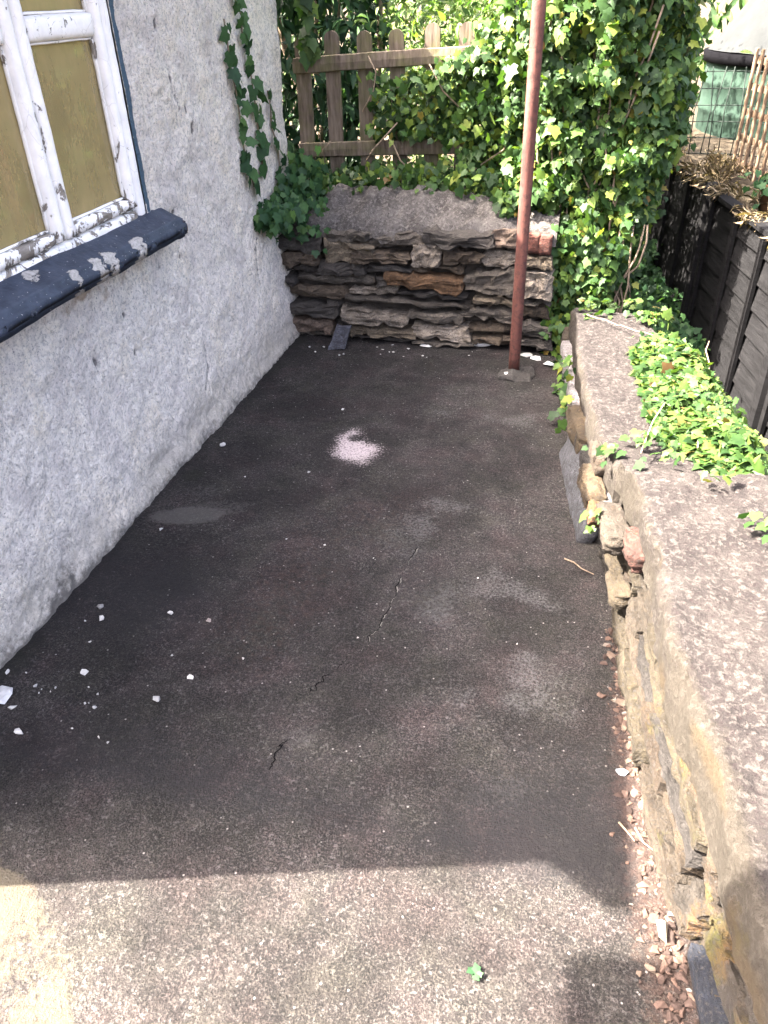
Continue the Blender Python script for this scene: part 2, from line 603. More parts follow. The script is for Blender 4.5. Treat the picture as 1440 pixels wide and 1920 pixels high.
def mat_leaf(name, stops, trans=0.3, rough=0.55):
    m = M(name)
    oi = m.node('ShaderNodeObjectInfo')
    r = m.math('FRACT', m.math('ADD', m.geo.outputs['Random Per Island'], m.math('MULTIPLY', oi.outputs['Random'], 7.31)))
    base = m.ramp(r, stops)
    v = m.noise(45, 3, 0.6)
    base = m.mix(1.0, base, m.ramp(v, [(0.3, 0.75), (0.7, 1.2)]), 'MULTIPLY')
    m.done(base, rough, None, 0.22)
    t = m.node('ShaderNodeBsdfTranslucent')
    m.L(m.mix(1.0, base, (1.25, 1.35, 0.55), 'MULTIPLY'), t.inputs[0])
    mx = m.node('ShaderNodeMixShader')
    mx.inputs[0].default_value = trans
    m.L(m.b.outputs[0], mx.inputs[1])
    m.L(t.outputs[0], mx.inputs[2])
    m.L(mx.outputs[0], m.out.inputs[0])
    return m.m


def mat_glass():
    m = M('dusty_window_glass')
    tr = m.node('ShaderNodeBsdfTransparent')
    tr.inputs[0].default_value = (0.90, 0.90, 0.86, 1)
    gl = m.node('ShaderNodeBsdfGlossy')
    gl.inputs['Roughness'].default_value = 0.06
    fr = m.node('ShaderNodeFresnel')
    fr.inputs[0].default_value = 1.5
    mx = m.node('ShaderNodeMixShader')
    m.L(fr.outputs[0], mx.inputs[0])
    m.L(tr.outputs[0], mx.inputs[1])
    m.L(gl.outputs[0], mx.inputs[2])
    df = m.node('ShaderNodeBsdfDiffuse')
    df.inputs[0].default_value = (0.45, 0.355, 0.165, 1)
    mx2 = m.node('ShaderNodeMixShader')
    m.L(m.ramp(m.noise(9, 5, 0.65, vec=m.scaled((1, 1, 0.4))), [(0.35, 0.38), (0.70, 0.60)]), mx2.inputs[0])
    m.L(mx.outputs[0], mx2.inputs[1])
    m.L(df.outputs[0], mx2.inputs[2])
    m.L(mx2.outputs[0], m.out.inputs[0])
    return m.m


MAT = dict(
    slab=mat_slab(), render=mat_render(), stone=mat_stone(), mortar=mat_mortar(),
    cap=mat_cap('pink_lime_cap', ((0.0162, 0.0141, 0.0143), (0.0269, 0.0236, 0.0227), (0.0400, 0.0354, 0.0330)), (0.0714, 0.0642, 0.0589)),
    backcap=mat_cap('grey_lime_cap', ((0.0353, 0.0317, 0.0290), (0.0811, 0.0749, 0.0705), (0.1411, 0.1318, 0.1231)), (0.1835, 0.1728, 0.1590), sp=0.9),
    picket=mat_wood('weathered_picket', (0.0593, 0.0458, 0.0349), (0.1186, 0.0955, 0.0734), (0.1778, 0.1464, 0.1154), green=0.5),
    panel=mat_wood('dark_panel_wood', (0.0042, 0.0042, 0.0044), (0.0072, 0.0072, 0.0079), (0.0117, 0.0117, 0.0123), axis=(0.2, 0.12, 1.4)),
    trellis=mat_wood('tan_trellis_wood', (0.0765, 0.0522, 0.0360), (0.1260, 0.0882, 0.0612), (0.1710, 0.1260, 0.0900)),
    white=mat_paint_white(), sill=mat_sill(), rust=mat_rust(), glass=mat_glass(),
    blind=mat_wood('tan_board', (0.3643, 0.2616, 0.1006), (0.4306, 0.3164, 0.1269), (0.4968, 0.3713, 0.1663), axis=(1, 1, 0.05)),
    chip=mat_simple('chip', (0.3,) * 3, (0.6,) * 3, 60, 0.9, 0.003, objcol=True),
    soil=mat_simple('soil', (0.022, 0.018, 0.013), (0.07, 0.055, 0.04), 14, 0.95, 0.02, 0.1),
    dry=mat_simple('dry_ground', (0.0264, 0.0204, 0.0144), (0.0480, 0.0396, 0.0276), 9, 0.95, 0.02, 0.1),
    roof=mat_simple('roof_slate', (0.05, 0.05, 0.055), (0.10, 0.10, 0.11), 10),
    bark=mat_simple('stem_bark', (0.10, 0.075, 0.05), (0.27, 0.21, 0.15), 60),
    green=mat_simple('green_tank', (0.0114, 0.0223, 0.0166), (0.0176, 0.0303, 0.0235), 8, 0.9, 0.002, 0.05),
    black=mat_simple('black_band', (0.0012, 0.0012, 0.0018), (0.0024, 0.0024, 0.0030), 30, 0.9, 0.002, 0.03),
    cover=mat_simple('pale_cover', (0.0158, 0.0175, 0.0182), (0.0223, 0.0242, 0.0248), 7, 0.9, 0.004, 0.05),
    wire=mat_simple('wire', (0.0150, 0.0210, 0.0180), (0.0270, 0.0330, 0.0300), 30, 0.8, 0.001, 0.05),
    pot=mat_simple('terracotta', (0.1120, 0.0525, 0.0245), (0.1540, 0.0805, 0.0385), 25),
    straw=mat_leaf('dry_straw', [(0.0, (0.1216, 0.0875, 0.0486)), (0.5, (0.2067, 0.1580, 0.0948)), (1.0, (0.2917, 0.2371, 0.1521))], 0.2, 0.7),
    ivy=mat_leaf('ivy_leaf', [(0.0, (0.0148, 0.0355, 0.0116)), (0.40, (0.0264, 0.0611, 0.0161)), (0.68, (0.0444, 0.0906, 0.0188)),
                              (0.88, (0.0846, 0.1380, 0.0232)), (0.975, (0.1270, 0.1528, 0.0268)), (0.993, (0.1587, 0.1183, 0.0250)), (1.0, (0.1058, 0.0542, 0.0196))]),
    ivy_dark=mat_leaf('shade_ivy_leaf', [(0.0, (0.0159, 0.0448, 0.0188)), (0.6, (0.0289, 0.0723, 0.0260)), (0.9, (0.0470, 0.1011, 0.0303)), (1.0, (0.0650, 0.1228, 0.0289))], 0.25),
    ivy_light=mat_leaf('young_ivy_leaf', [(0.0, (0.0107, 0.0284, 0.0076)), (0.35, (0.0203, 0.0480, 0.0104)), (0.7, (0.0377, 0.0710, 0.0136)),
                                          (0.93, (0.0580, 0.0901, 0.0175)), (0.98, (0.0822, 0.0764, 0.0218)), (1.0, (0.0774, 0.0382, 0.0164))]),
    weed=mat_leaf('weed_leaf', [(0.0, (0.0264, 0.0616, 0.0150)), (0.4, (0.0528, 0.1012, 0.0220)), (0.8, (0.0880, 0.1364, 0.0334)), (1.0, (0.1408, 0.1760, 0.0616))], 0.4),
    dark=mat_leaf('shade_dark_leaf', [(0.0, (0.010, 0.030, 0.014)), (0.7, (0.020, 0.055, 0.022)), (1.0, (0.04, 0.09, 0.03))], 0.15),  # leaf green darkened in place of shade on the shrub
)

# ------------------------------------------------------------------ setting: ground, slab, banks
V, Fc = [(-200, -200, -0.95), (200, -200, -0.95), (200, 200, -0.95), (-200, 200, -0.95)], [(0, 1, 2, 3)]
tag(link('ground', mesh_of('ground', V, Fc, MAT['dry'])), kind='structure')


def seg_dist(P, pts):
    d = np.full(len(P), 1e9)
    for a, b in zip(pts[:-1], pts[1:]):
        a, b = np.array(a[:2]), np.array(b[:2])
        ab = b - a
        t = np.clip(((P - a) @ ab) / (ab @ ab), 0, 1)
        d = np.minimum(d, np.linalg.norm(P - (a + t[:, None] * ab), axis=1))
    return d


def build_slab():
    xs = np.arange(-1.60, 0.56, 0.009)
    ys = np.concatenate([np.arange(-3.0, 0.3, 0.06), np.arange(0.3, 3.95, 0.010)])
    X, Y = np.meshgrid(xs, ys, indexing='ij')
    P = np.stack([X.ravel(), Y.ravel(), np.zeros(X.size)], -1)
    P2 = P[:, :2]
    nz = fbm(P, 1.6, 3, 3) * 0.006 + fbm(P, 9, 3, 4) * 0.0025 + fbm(P, 50, 2, 5) * 0.0014
    wob = fbm(P, 14, 3, 8)

    def blob(c, rx, ry, ang=0.0, soft=0.5):
        ca, sa = math.cos(ang), math.sin(ang)
        q = P2 - np.array(c[:2])
        u = (q[:, 0] * ca + q[:, 1] * sa) / rx
        v = (-q[:, 0] * sa + q[:, 1] * ca) / ry
        r = np.sqrt(u * u + v * v) + wob * 0.25
        return 1 - sstep(1 - soft, 1 + soft, r)
    crack_pts = [gp(840, 905), gp(780, 1030), gp(735, 1130), gp(690, 1208), gp(640, 1245), gp(600, 1285), gp(560, 1308), gp(530, 1390), gp(500, 1460)]
    cp = []
    for a, b in zip(crack_pts[:-1], crack_pts[1:]):
        for t in np.linspace(0, 1, 9)[:-1]:
            q = a + (b - a) * t
            cp.append(q[:2] + rng.normal(0, 0.006, 2))
    d = seg_dist(P2, cp)
    fade = 0.35 + 0.65 * sstep(-0.2, 0.3, fbm(P, 6, 2, 44))
    near = sstep(1.05, 1.2, P[:, 1]) * (1 - sstep(1.62, 2.2, P[:, 1]))
    crack = 0.15 * (1 - sstep(0.001, 0.008, d)) * fade * near * (0.45 + 0.55 * (1 - sstep(1.35, 1.6, P[:, 1])))
    crackedge = (1 - sstep(0.001, 0.008, np.abs(d - 0.006))) * fade * near * sstep(1.25, 1.55, P[:, 1]) * 0.12
    nz -= crack * 0.004
    twig = (1 - sstep(0.002, 0.009, seg_dist(P2, [gp(865, 945), gp(880, 975), gp(892, 990)]))) * 0.8
    crack = np.maximum(crack, twig * 0.6)
    # efflorescence to the right of the middle, dark areas, moss along the house
    mott = sstep(0.05, 0.5, fbm(P, 7, 4, 61))
    sweep = sstep(-0.95, -0.35, P[:, 0] + 0.25 * fbm(P, 1.3, 2, 62)) * (1 - sstep(0.05, 0.25, P[:, 0])) * sstep(0.85, 1.5, P[:, 1]) * (1 - sstep(2.9, 3.5, P[:, 1]))
    pale = np.clip(0.75 * sweep * sstep(-0.35, 0.35, fbm(P, 2.6, 3, 63)) + blob(gp(960, 1250), 0.20, 0.42, 0.2, 0.8) + 0.7 * blob(gp(780, 1350), 0.20, 0.26, 0, 0.8) + 0.6 * blob(gp(900, 1050), 0.3, 0.4, 0, 0.9)
                   + 0.55 * blob(gp(850, 770), 0.42, 0.40, 0, 0.9) + 0.4 * blob(gp(640, 700), 0.5, 0.2, 0, 0.9), 0, 1) * (0.30 + 0.40 * mott)
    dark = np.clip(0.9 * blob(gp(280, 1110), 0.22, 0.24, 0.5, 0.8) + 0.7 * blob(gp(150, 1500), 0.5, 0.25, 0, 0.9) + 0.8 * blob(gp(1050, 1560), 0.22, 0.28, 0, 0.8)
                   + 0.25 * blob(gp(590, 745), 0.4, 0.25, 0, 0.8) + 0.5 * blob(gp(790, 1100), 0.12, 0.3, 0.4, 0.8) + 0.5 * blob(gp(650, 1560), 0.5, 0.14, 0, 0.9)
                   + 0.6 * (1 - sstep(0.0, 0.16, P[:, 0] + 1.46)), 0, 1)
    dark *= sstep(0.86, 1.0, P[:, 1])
    moss = np.clip(0.9 * (1 - sstep(0.02, 0.15, P[:, 0] + 1.46)) * sstep(-0.25, 0.35, fbm(P, 4, 3, 71)) + 0.8 * blob(gp(362, 890), 0.045, 0.05, 0, 0.5), 0, 1)
    cem = np.clip(1 - sstep(0.045, 0.085, seg_dist(P2, [gp(-60, 1660), gp(0, 1700), gp(40, 1770), gp(75, 1830), gp(70, 1900), gp(60, 1990), gp(-80, 1990), gp(-20, 1850), gp(-90, 1750)])) , 0, 1)
    cem = np.clip(cem * (0.80 + 0.7 * fbm(P, 9, 4, 66)), 0, 1)
    film = np.clip(blob(gp(350, 967), 0.13, 0.05, 0.25, 0.35) + 0.45 * blob(gp(395, 955), 0.16, 0.05, 0.35, 0.3), 0, 1) \
        + 0.4 * blob(gp(385, 920), 0.07, 0.05, 0.3, 0.3) + 0.45 * blob(gp(570, 1380), 0.05, 0.05, 0, 0.6) + 0.4 * blob(gp(1000, 745), 0.16, 0.12, 0, 0.5)
    q = (P2 - gp(672, 836)[:2])
    pink_patch = 0.85 * blob(gp(672, 836), 0.105, 0.14, 0.2, 0.5) * (1 - 0.9 * blob(gp(724, 808), 0.10, 0.13, 0, 0.4)) * (1 - 0.6 * blob(gp(668, 822), 0.035, 0.03, 0, 0.4))  # pale pinkish patch with two notches taken out
    rust = np.clip(0.35 * blob(gp(690, 960), 0.35, 0.3, 0, 0.9) + 0.4 * blob(gp(500, 1150), 0.2, 0.3, 0, 0.9) + 0.8 * (1 - sstep(0.0, 0.11, seg_dist(P2, [(0.33, 0.7), (0.27, 1.2), (0.26, 1.5)]))), 0, 1)
    P[:, 2] = nz
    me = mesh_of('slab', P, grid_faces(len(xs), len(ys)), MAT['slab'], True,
                 dict(crack=crack, crackedge=crackedge, pale=pale, dark=dark, moss=moss, cement=cem, film=np.clip(film, 0, 1), pink_patch=pink_patch, rust=rust))
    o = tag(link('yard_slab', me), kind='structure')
    # the crack itself: a thin broken line with crumbled edges
    tt = np.array(cp)
    keep = [q for q in tt if 0.99 < q[1] < 2.05]
    dense = []
    for a, b in zip(keep[:-1], keep[1:]):
        for t in np.linspace(0, 1, 5)[:-1]:
            dense.append(a + (b - a) * t + rng.normal(0, 0.0016, 2))
    dense = np.array(dense)
    Pc = np.concatenate([dense, np.zeros((len(dense), 1))], 1)
    wd = 0.0006 + 0.0024 * sstep(-0.35, 0.45, fbm(Pc, 16, 3, 45))
    zc = fbm(Pc, 1.6, 3, 3) * 0.006 + fbm(Pc, 9, 3, 4) * 0.0025 + fbm(Pc, 50, 2, 5) * 0.0014
    T = np.gradient(dense, axis=0)
    T /= np.linalg.norm(T, axis=1, keepdims=True)
    Nn = np.stack([-T[:, 1], T[:, 0]], -1)
    for nm, w0, w1, dz, mt in (('crack', -0.5, 0.5, 0.0024, MAT['black']), ('crack_edge', 1.1, 2.3, 0.0026, MAT['chip'])):
        Lp = np.concatenate([dense + Nn * (wd * w0)[:, None], (zc + dz)[:, None]], 1)
        Rp = np.concatenate([dense + Nn * (wd * w1)[:, None], (zc + dz)[:, None]], 1)
        n = len(dense)
        Fq = np.array([(i, i + 1, n + i + 1, n + i) for i in range(n - 1) if nm == 'crack' or (dense[i, 1] > 1.45 and (i // 3) % 2 == 0)])
        link(nm, mesh_of(nm, np.concatenate([Lp, Rp]), Fq, mt), o, (0.11, 0.105, 0.095))
    V, Fc = box_vf(-1.60, 0.56, -3.0, 3.95, -0.98, -0.03)
    link('slab_body', mesh_of('slab_body', V, Fc, MAT['mortar'], False), o)


build_slab()


def uneven_block(name, x0, x1, y0, y1, z0, ztop, amp, step, mat, skew=0.0):
    xs = np.arange(x0, x1 + step, step)
    ys = np.arange(y0, y1 + step, step)
    X, Y = np.meshgrid(xs, ys, indexing='ij')
    X2 = X + skew * (Y - y0)
    P = np.stack([X2.ravel(), Y.ravel(), np.zeros(X.size)], -1)
    P[:, 2] = ztop + fbm(P, 2.0, 4, 91) * amp
    nu, nv = len(xs), len(ys)
    edge = np.zeros((nu, nv), bool)
    edge[0] = edge[-1] = edge[:, 0] = edge[:, -1] = True
    P[edge.ravel(), 2] = z0
    return tag(link(name, mesh_of(name, P, grid_faces(nu, nv), mat)), kind='structure')


uneven_block('garden_bed', -6.0, 0.15, 3.97, 14.0, -0.96, 0.42, 0.08, 0.11, MAT['soil'])
FDIR = np.array([-0.1833, 0.983])                        # the panel fence runs this way
FP = np.array([0.805, 3.872])


def fence_pt(s, off=0.0):
    n = np.array([FDIR[1], -FDIR[0]])
    p = FP + FDIR * s + n * off
    return p


uneven_block('raised_bank', FP[0] + 0.06 - FDIR[0] * 3.2 + 0.03, 6.0, FP[1] - 3.15, 14.0, -0.96, 0.585, 0.035, 0.09, MAT['dry'], skew=FDIR[0] / FDIR[1])

# ------------------------------------------------------------------ the cottage
H0, H1 = 0.55, 4.05                                      # near and far corner along the yard
WY0, WY1, WZ0, WZ1 = 1.22, 2.555, 0.905, 1.80            # window opening


def wall_x(z):
    return -1.455 - 0.045 * sstep(0.0, 0.75, z)


def build_cottage():
    C = thing('cottage', 'white roughcast cottage with a flaking window, along the left of the yard', 'house', (-1.5, 2.3, 0))
    base = Vector(C.location)

    def part(name, V, Fc, mat, parent=None, smooth=True, attrs=None):
        V = np.asarray(V, float) - np.array(base)
        return link(name, mesh_of(name, V, Fc, mat, smooth, attrs), parent or C)

    # outer skin: front face, round far corner, start of the far gable
    step = 0.012
    ys = np.unique(np.concatenate([np.linspace(H0, WY0, int((WY0 - H0) / 0.02)), np.linspace(WY0, WY1, int((WY1 - WY0) / step)), np.linspace(WY1, H1 - 0.05, int((H1 - WY1) / step))]))
    cols_ = [(0.0, y, 1.0, 0.0) for y in ys]
    for a in np.linspace(0, math.pi / 2, 7)[1:]:
        cols_.append((-0.05 + 0.05 * math.cos(a), H1 - 0.05 + 0.05 * math.sin(a), math.cos(a), math.sin(a)))
    for x in np.arange(0.07, 1.3, 0.025):
        cols_.append((-x, H1, 0.0, 1.0))
    cols_ = np.array(cols_)
    zs = np.unique(np.concatenate([np.linspace(-0.06, WZ0, int((WZ0 + 0.06) / step)), np.linspace(WZ0, WZ1, int((WZ1 - WZ0) / step)), np.linspace(WZ1, 2.02, 12)]))
    U, Z = np.meshgrid(np.arange(len(cols_)), zs, indexing='ij')
    cx, cy, nx, ny = (cols_[U][..., k] for k in range(4))
    P = np.stack([wall_x(Z) + cx, cy, Z], -1).reshape(-1, 3)
    N = np.stack([nx, ny, np.zeros_like(nx)], -1).reshape(-1, 3)
    d = fbm(P, 2.2, 3, 21) * 0.016 + fbm(P, 14, 3, 22) * 0.010 + fbm(P, 55, 2, 23) * 0.006
    foot = 1 - sstep(0.0, 0.09, P[:, 2] + fbm(P, 6, 3, 24) * 0.05)
    d += foot * 0.020
    y, z = P[:, 1], P[:, 2]
    inop = (y > WY0 - 0.03) & (y < WY1 + 0.03) & (z > WZ0 - 0.03) & (z < WZ1 + 0.03) & (N[:, 0] > 0.9)
    d[inop] *= 0.2
    front = N[:, 0] > 0.9
    yz = np.stack([y, z], -1)
    pit = np.zeros(len(P))
    for (px, py, r) in ((350, 205, .011), (361, 240, .013), (288, 45, .010), (318, 150, .007), (365, 300, .008), (328, 400, .009), (420, 180, .007), (235, 590, .008),
                        (230, 575, .006), (300, 500, .007), (250, 660, .009), (180, 680, .012), (340, 480, .006), (395, 120, .006)):
        q = atX(px, py, -1.5)
        dd = np.hypot((y - q[1]), (z - q[2]) * 0.55)
        k = (1 - sstep(r * 0.4, r * 1.5, dd)) * front
        pit = np.maximum(pit, k)
    for pts in ([(480, 445), (474, 485), (478, 515), (481, 532)], [(318, 130), (325, 175), (338, 205)], [(330, 390), (326, 420)], [(372, 640), (378, 690), (371, 730)]):
        q = [atX(a, b, -1.5)[1:] for a, b in pts]
        k = (1 - sstep(0.001, 0.010, seg_dist(yz, [tuple(v) for v in q]))) * front * 0.85
        pit = np.maximum(pit, k)
    d -= pit * 0.012
    P2 = P + N * d[:, None]
    n1 = fbm(P, 5, 3, 31)
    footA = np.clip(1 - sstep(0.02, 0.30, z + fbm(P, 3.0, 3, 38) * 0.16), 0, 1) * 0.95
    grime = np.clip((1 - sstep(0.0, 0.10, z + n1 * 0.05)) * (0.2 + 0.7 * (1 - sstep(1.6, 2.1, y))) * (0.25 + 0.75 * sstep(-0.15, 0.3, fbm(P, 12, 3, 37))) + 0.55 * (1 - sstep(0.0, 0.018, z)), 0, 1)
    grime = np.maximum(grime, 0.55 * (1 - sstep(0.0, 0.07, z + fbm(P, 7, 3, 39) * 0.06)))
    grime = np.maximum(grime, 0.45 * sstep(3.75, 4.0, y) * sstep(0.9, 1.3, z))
    zl = WZ0 - 0.115
    bare = np.clip(1 - sstep(0.0, 0.06, np.abs(z - zl + 0.02) + 0.05 * n1), 0, 1) * (0.35 + 0.65 * sstep(-0.1, 0.3, fbm(P, 11, 3, 36))) * sstep(1.6, 1.75, y) * (1 - sstep(2.35, 2.6, y)) * front
    bare = np.maximum(bare, 0.55 * (1 - sstep(0.01, 0.08, np.hypot(y - 2.32, (z - 0.76) * 1.3))))
    dy = y - (WY1 + 0.016 + 0.010 * (z - 1.2))
    blue = (1 - sstep(0.010, 0.020, np.abs(dy + 0.004 * n1))) * (z > WZ0 + 0.0) * front * (0.5 + 0.65 * sstep(-0.35, 0.15, fbm(P, 9, 3, 35)))
    keep = grid_faces(len(cols_), len(zs))
    cy_ = P[keep].mean(1)
    hole = (cy_[:, 1] > WY0) & (cy_[:, 1] < WY1) & (cy_[:, 2] > WZ0) & (cy_[:, 2] < WZ1) & (N[keep[:, 0], 0] > 0.9)
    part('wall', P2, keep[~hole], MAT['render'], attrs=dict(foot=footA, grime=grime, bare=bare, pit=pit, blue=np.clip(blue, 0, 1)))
    # masonry behind the skin with the two gables
    xa, xb, xr = -5.1, -1.62, -3.2
    za, zr = 1.86, 3.33
    prof = [(xa, -0.9), (xb, -0.9), (xb, za), (xr, zr), (xa, za - 0.0)]
    V = [(x, H0 + 0.004, zz) for x, zz in prof] + [(x, H1 - 0.006, zz) for x, zz in prof]
    Fc = [(0, 1, 2, 3, 4), (9, 8, 7, 6, 5)] + [(i, i + 5, (i + 1) % 5 + 5, (i + 1) % 5) for i in range(5)]
    part('masonry', V, Fc, MAT['render'], smooth=False)
    V, Fc = box_vf(xb, -1.458, H0 + 0.001, H0 + 0.03, -0.5, 1.90)
    part('corner_return', V, Fc, MAT['render'], smooth=False)
    # roof
    ex, ez = -1.33, 1.93
    rz = ez + (ex - xr) * math.tan(math.radians(40))
    prof = [(ex, ez), (xr, rz), (xa - 0.15, rz - (xr - xa + 0.15) * math.tan(math.radians(40))), (xa - 0.15, rz - (xr - xa + 0.15) * math.tan(math.radians(40)) - 0.07), (xr, rz - 0.08), (ex, ez - 0.06)]
    y0, y1 = 0.475, 4.20
    V = [(x, y0, zz) for x, zz in prof] + [(x, y1, zz) for x, zz in prof]
    Fc = [(0, 1, 4, 5), (1, 2, 3, 4), (11, 10, 7, 6), (10, 9, 8, 7)] + [(i, i + 6, (i + 1) % 6 + 6, (i + 1) % 6) for i in range(6)]
    part('roof', V, Fc, MAT['roof'], smooth=False)
    # unseen slab on posts, added only to cast the near right shadow
    V, Fc = box_vf(-2.31, -1.25, -1.3, 0.115, 2.96, 3.02)
    V = np.array(V)
    V[(V[:, 0] > -2) & (V[:, 1] > 0), 1] += 0.16
    part('added_shade_slab', V, Fc, MAT['roof'], smooth=False)
    for x in (-2.28, -1.36):
        V, Fc = box_vf(x, x + 0.08, -1.25, -1.17, -0.95, 2.957)
        part('added_slab_post', V, Fc, MAT['picket'], smooth=False)
    # window
    fx = -1.504                                          # outer face of the frame
    bars = []

    def bar(name, y0, y1, z0, z1, proud=0.0, parent=None, deep=0.05, wear=0.3, seed=0):
        V, Fc = rough_box(fx - deep, fx + proud, y0, y1, z0, z1, 0.02, 0.0022, 0.10, seed, 26)
        zz = V[:, 2]
        w = wear * np.ones(len(V)) + 0.6 * (1 - sstep(WZ0 + 0.03, WZ0 + 0.16, zz))
        return part(name, V, Fc, MAT['white'], parent, attrs=dict(wear=w))
    # outer frame is one part: two stiles, head, bottom rail
    fr = []
    for k, (a, b, c, e_) in enumerate(((WY1 - 0.05, WY1 + 0.010, WZ0 - 0.006, WZ1 + 0.006), (WY0 + 0.003, WY0 + 0.05, WZ0 + 0.003, WZ1 - 0.003), (WY0 + 0.052, WY1 - 0.052, WZ1 - 0.05, WZ1 - 0.003), (WY0 + 0.052, WY1 - 0.052, WZ0 - 0.012, WZ0 + 0.040))):
        fr.append(rough_box(fx - 0.06, fx + 0.002, a, b, c, e_, 0.02, 0.002, 0.10, 40 + k, 26))
    V, Fc = join_vf(fr)
    win = part('window', V, Fc, MAT['white'], attrs=dict(wear=0.25 + 0.6 * (1 - sstep(WZ0 + 0.03, WZ0 + 0.16, V[:, 2]))))
    # casements: (y0,y1) of each light
    lights = [(2.075, WY1 - 0.052), (1.665, 2.071), (WY0 + 0.052, 1.661)]
    for li, (a, b) in enumerate(lights):
        s = 0.047
        z0, zt0, zt1, z1 = WZ0 + 0.042, 1.452, 1.515, WZ1 - 0.052
        bar('stile', a + 0.001, a + s, z0, z1, 0.010, win, 0.045, 0.35, 3 + li)
        bar('stile', b - s, b - 0.001, z0, z1, 0.010, win, 0.045, 0.35, 13 + li)
        bar('rail', a + s + 0.001, b - s - 0.001, z0, z0 + 0.038, 0.007, win, 0.045, 0.55, 23 + li)
        bar('glazing_bar', a + s + 0.001, b - s - 0.001, zt0, zt1, 0.007, win, 0.045, 0.40, 33 + li)
        bar('rail', a + s + 0.001, b - s - 0.001, z1 - 0.04, z1, 0.007, win, 0.045, 0.3, 43 + li)
        for (p0, p1) in ((z0 + 0.036, zt0 + 0.002), (zt1 - 0.002, z1 - 0.038)):
            V, Fc = box_vf(fx - 0.028, fx - 0.024, a + s - 0.002, b - s + 0.002, p0, p1)
            part('pane', V, Fc, MAT['glass'], win, False)
            # putty fillets round the glass
            pf = []
            for (y0, y1, z2, z3) in ((a + s, a + s + 0.007, p0 + 0.002, p1 - 0.002), (b - s - 0.007, b - s, p0 + 0.002, p1 - 0.002), (a + s + 0.008, b - s - 0.008, p0 + 0.002, p0 + 0.010), (a + s + 0.008, b - s - 0.008, p1 - 0.009, p1 - 0.002)):
                pf.append(rough_box(fx - 0.0235, fx - 0.010, y0, y1, z2, z3, 0.03, 0.0015, 0.2, 60 + li, 40))
            V, Fc = join_vf(pf)
            part('putty', V, Fc, MAT['white'], win, attrs=dict(wear=np.full(len(V), 0.5)))
    V, Fc = box_vf(-1.568, -1.562, WY0 + 0.01, WY1 - 0.01, WZ0 + 0.01, WZ1 - 0.01)
    part('blind', V, Fc, MAT['blind'], win, False)
    # sill: heavy, sloped, painted blue black, paint lifting in patches
    V, Fc = stone_vf((0.075, 0.78, 0.045), (0, 0, 0), 77, n=(12, 110, 7), rnd=0.0, amp=0.004, freq=11, chamfer=0.014)
    V[:, 2] -= V[:, 0] * 0.42 * (V[:, 2] > 0)            # top falls to the front
    V[:, 2] += 0.010 * fbm(V, 3.0, 2, 78) - 0.004 * (V[:, 1] > 0.72)
    V += np.array([-1.482, 1.885, 0.868])
    peel = np.zeros(len(V))
    for (px, py, r) in ((270, 448, .022), (285, 444, .018), (210, 474, .026), (188, 486, .022), (60, 530, .024), (160, 510, .018)):
        q = gp(px, py, 0.895)
        dd = np.hypot((V[:, 1] - q[1]) / 1.5, V[:, 0] - np.clip(q[0], -1.475, -1.42))
        peel = np.maximum(peel, 1 - sstep(r * 0.5, r * 1.6, dd))
    part('window_sill', V, Fc, MAT['sill'], attrs=dict(peel=peel))
    return C


build_cottage()


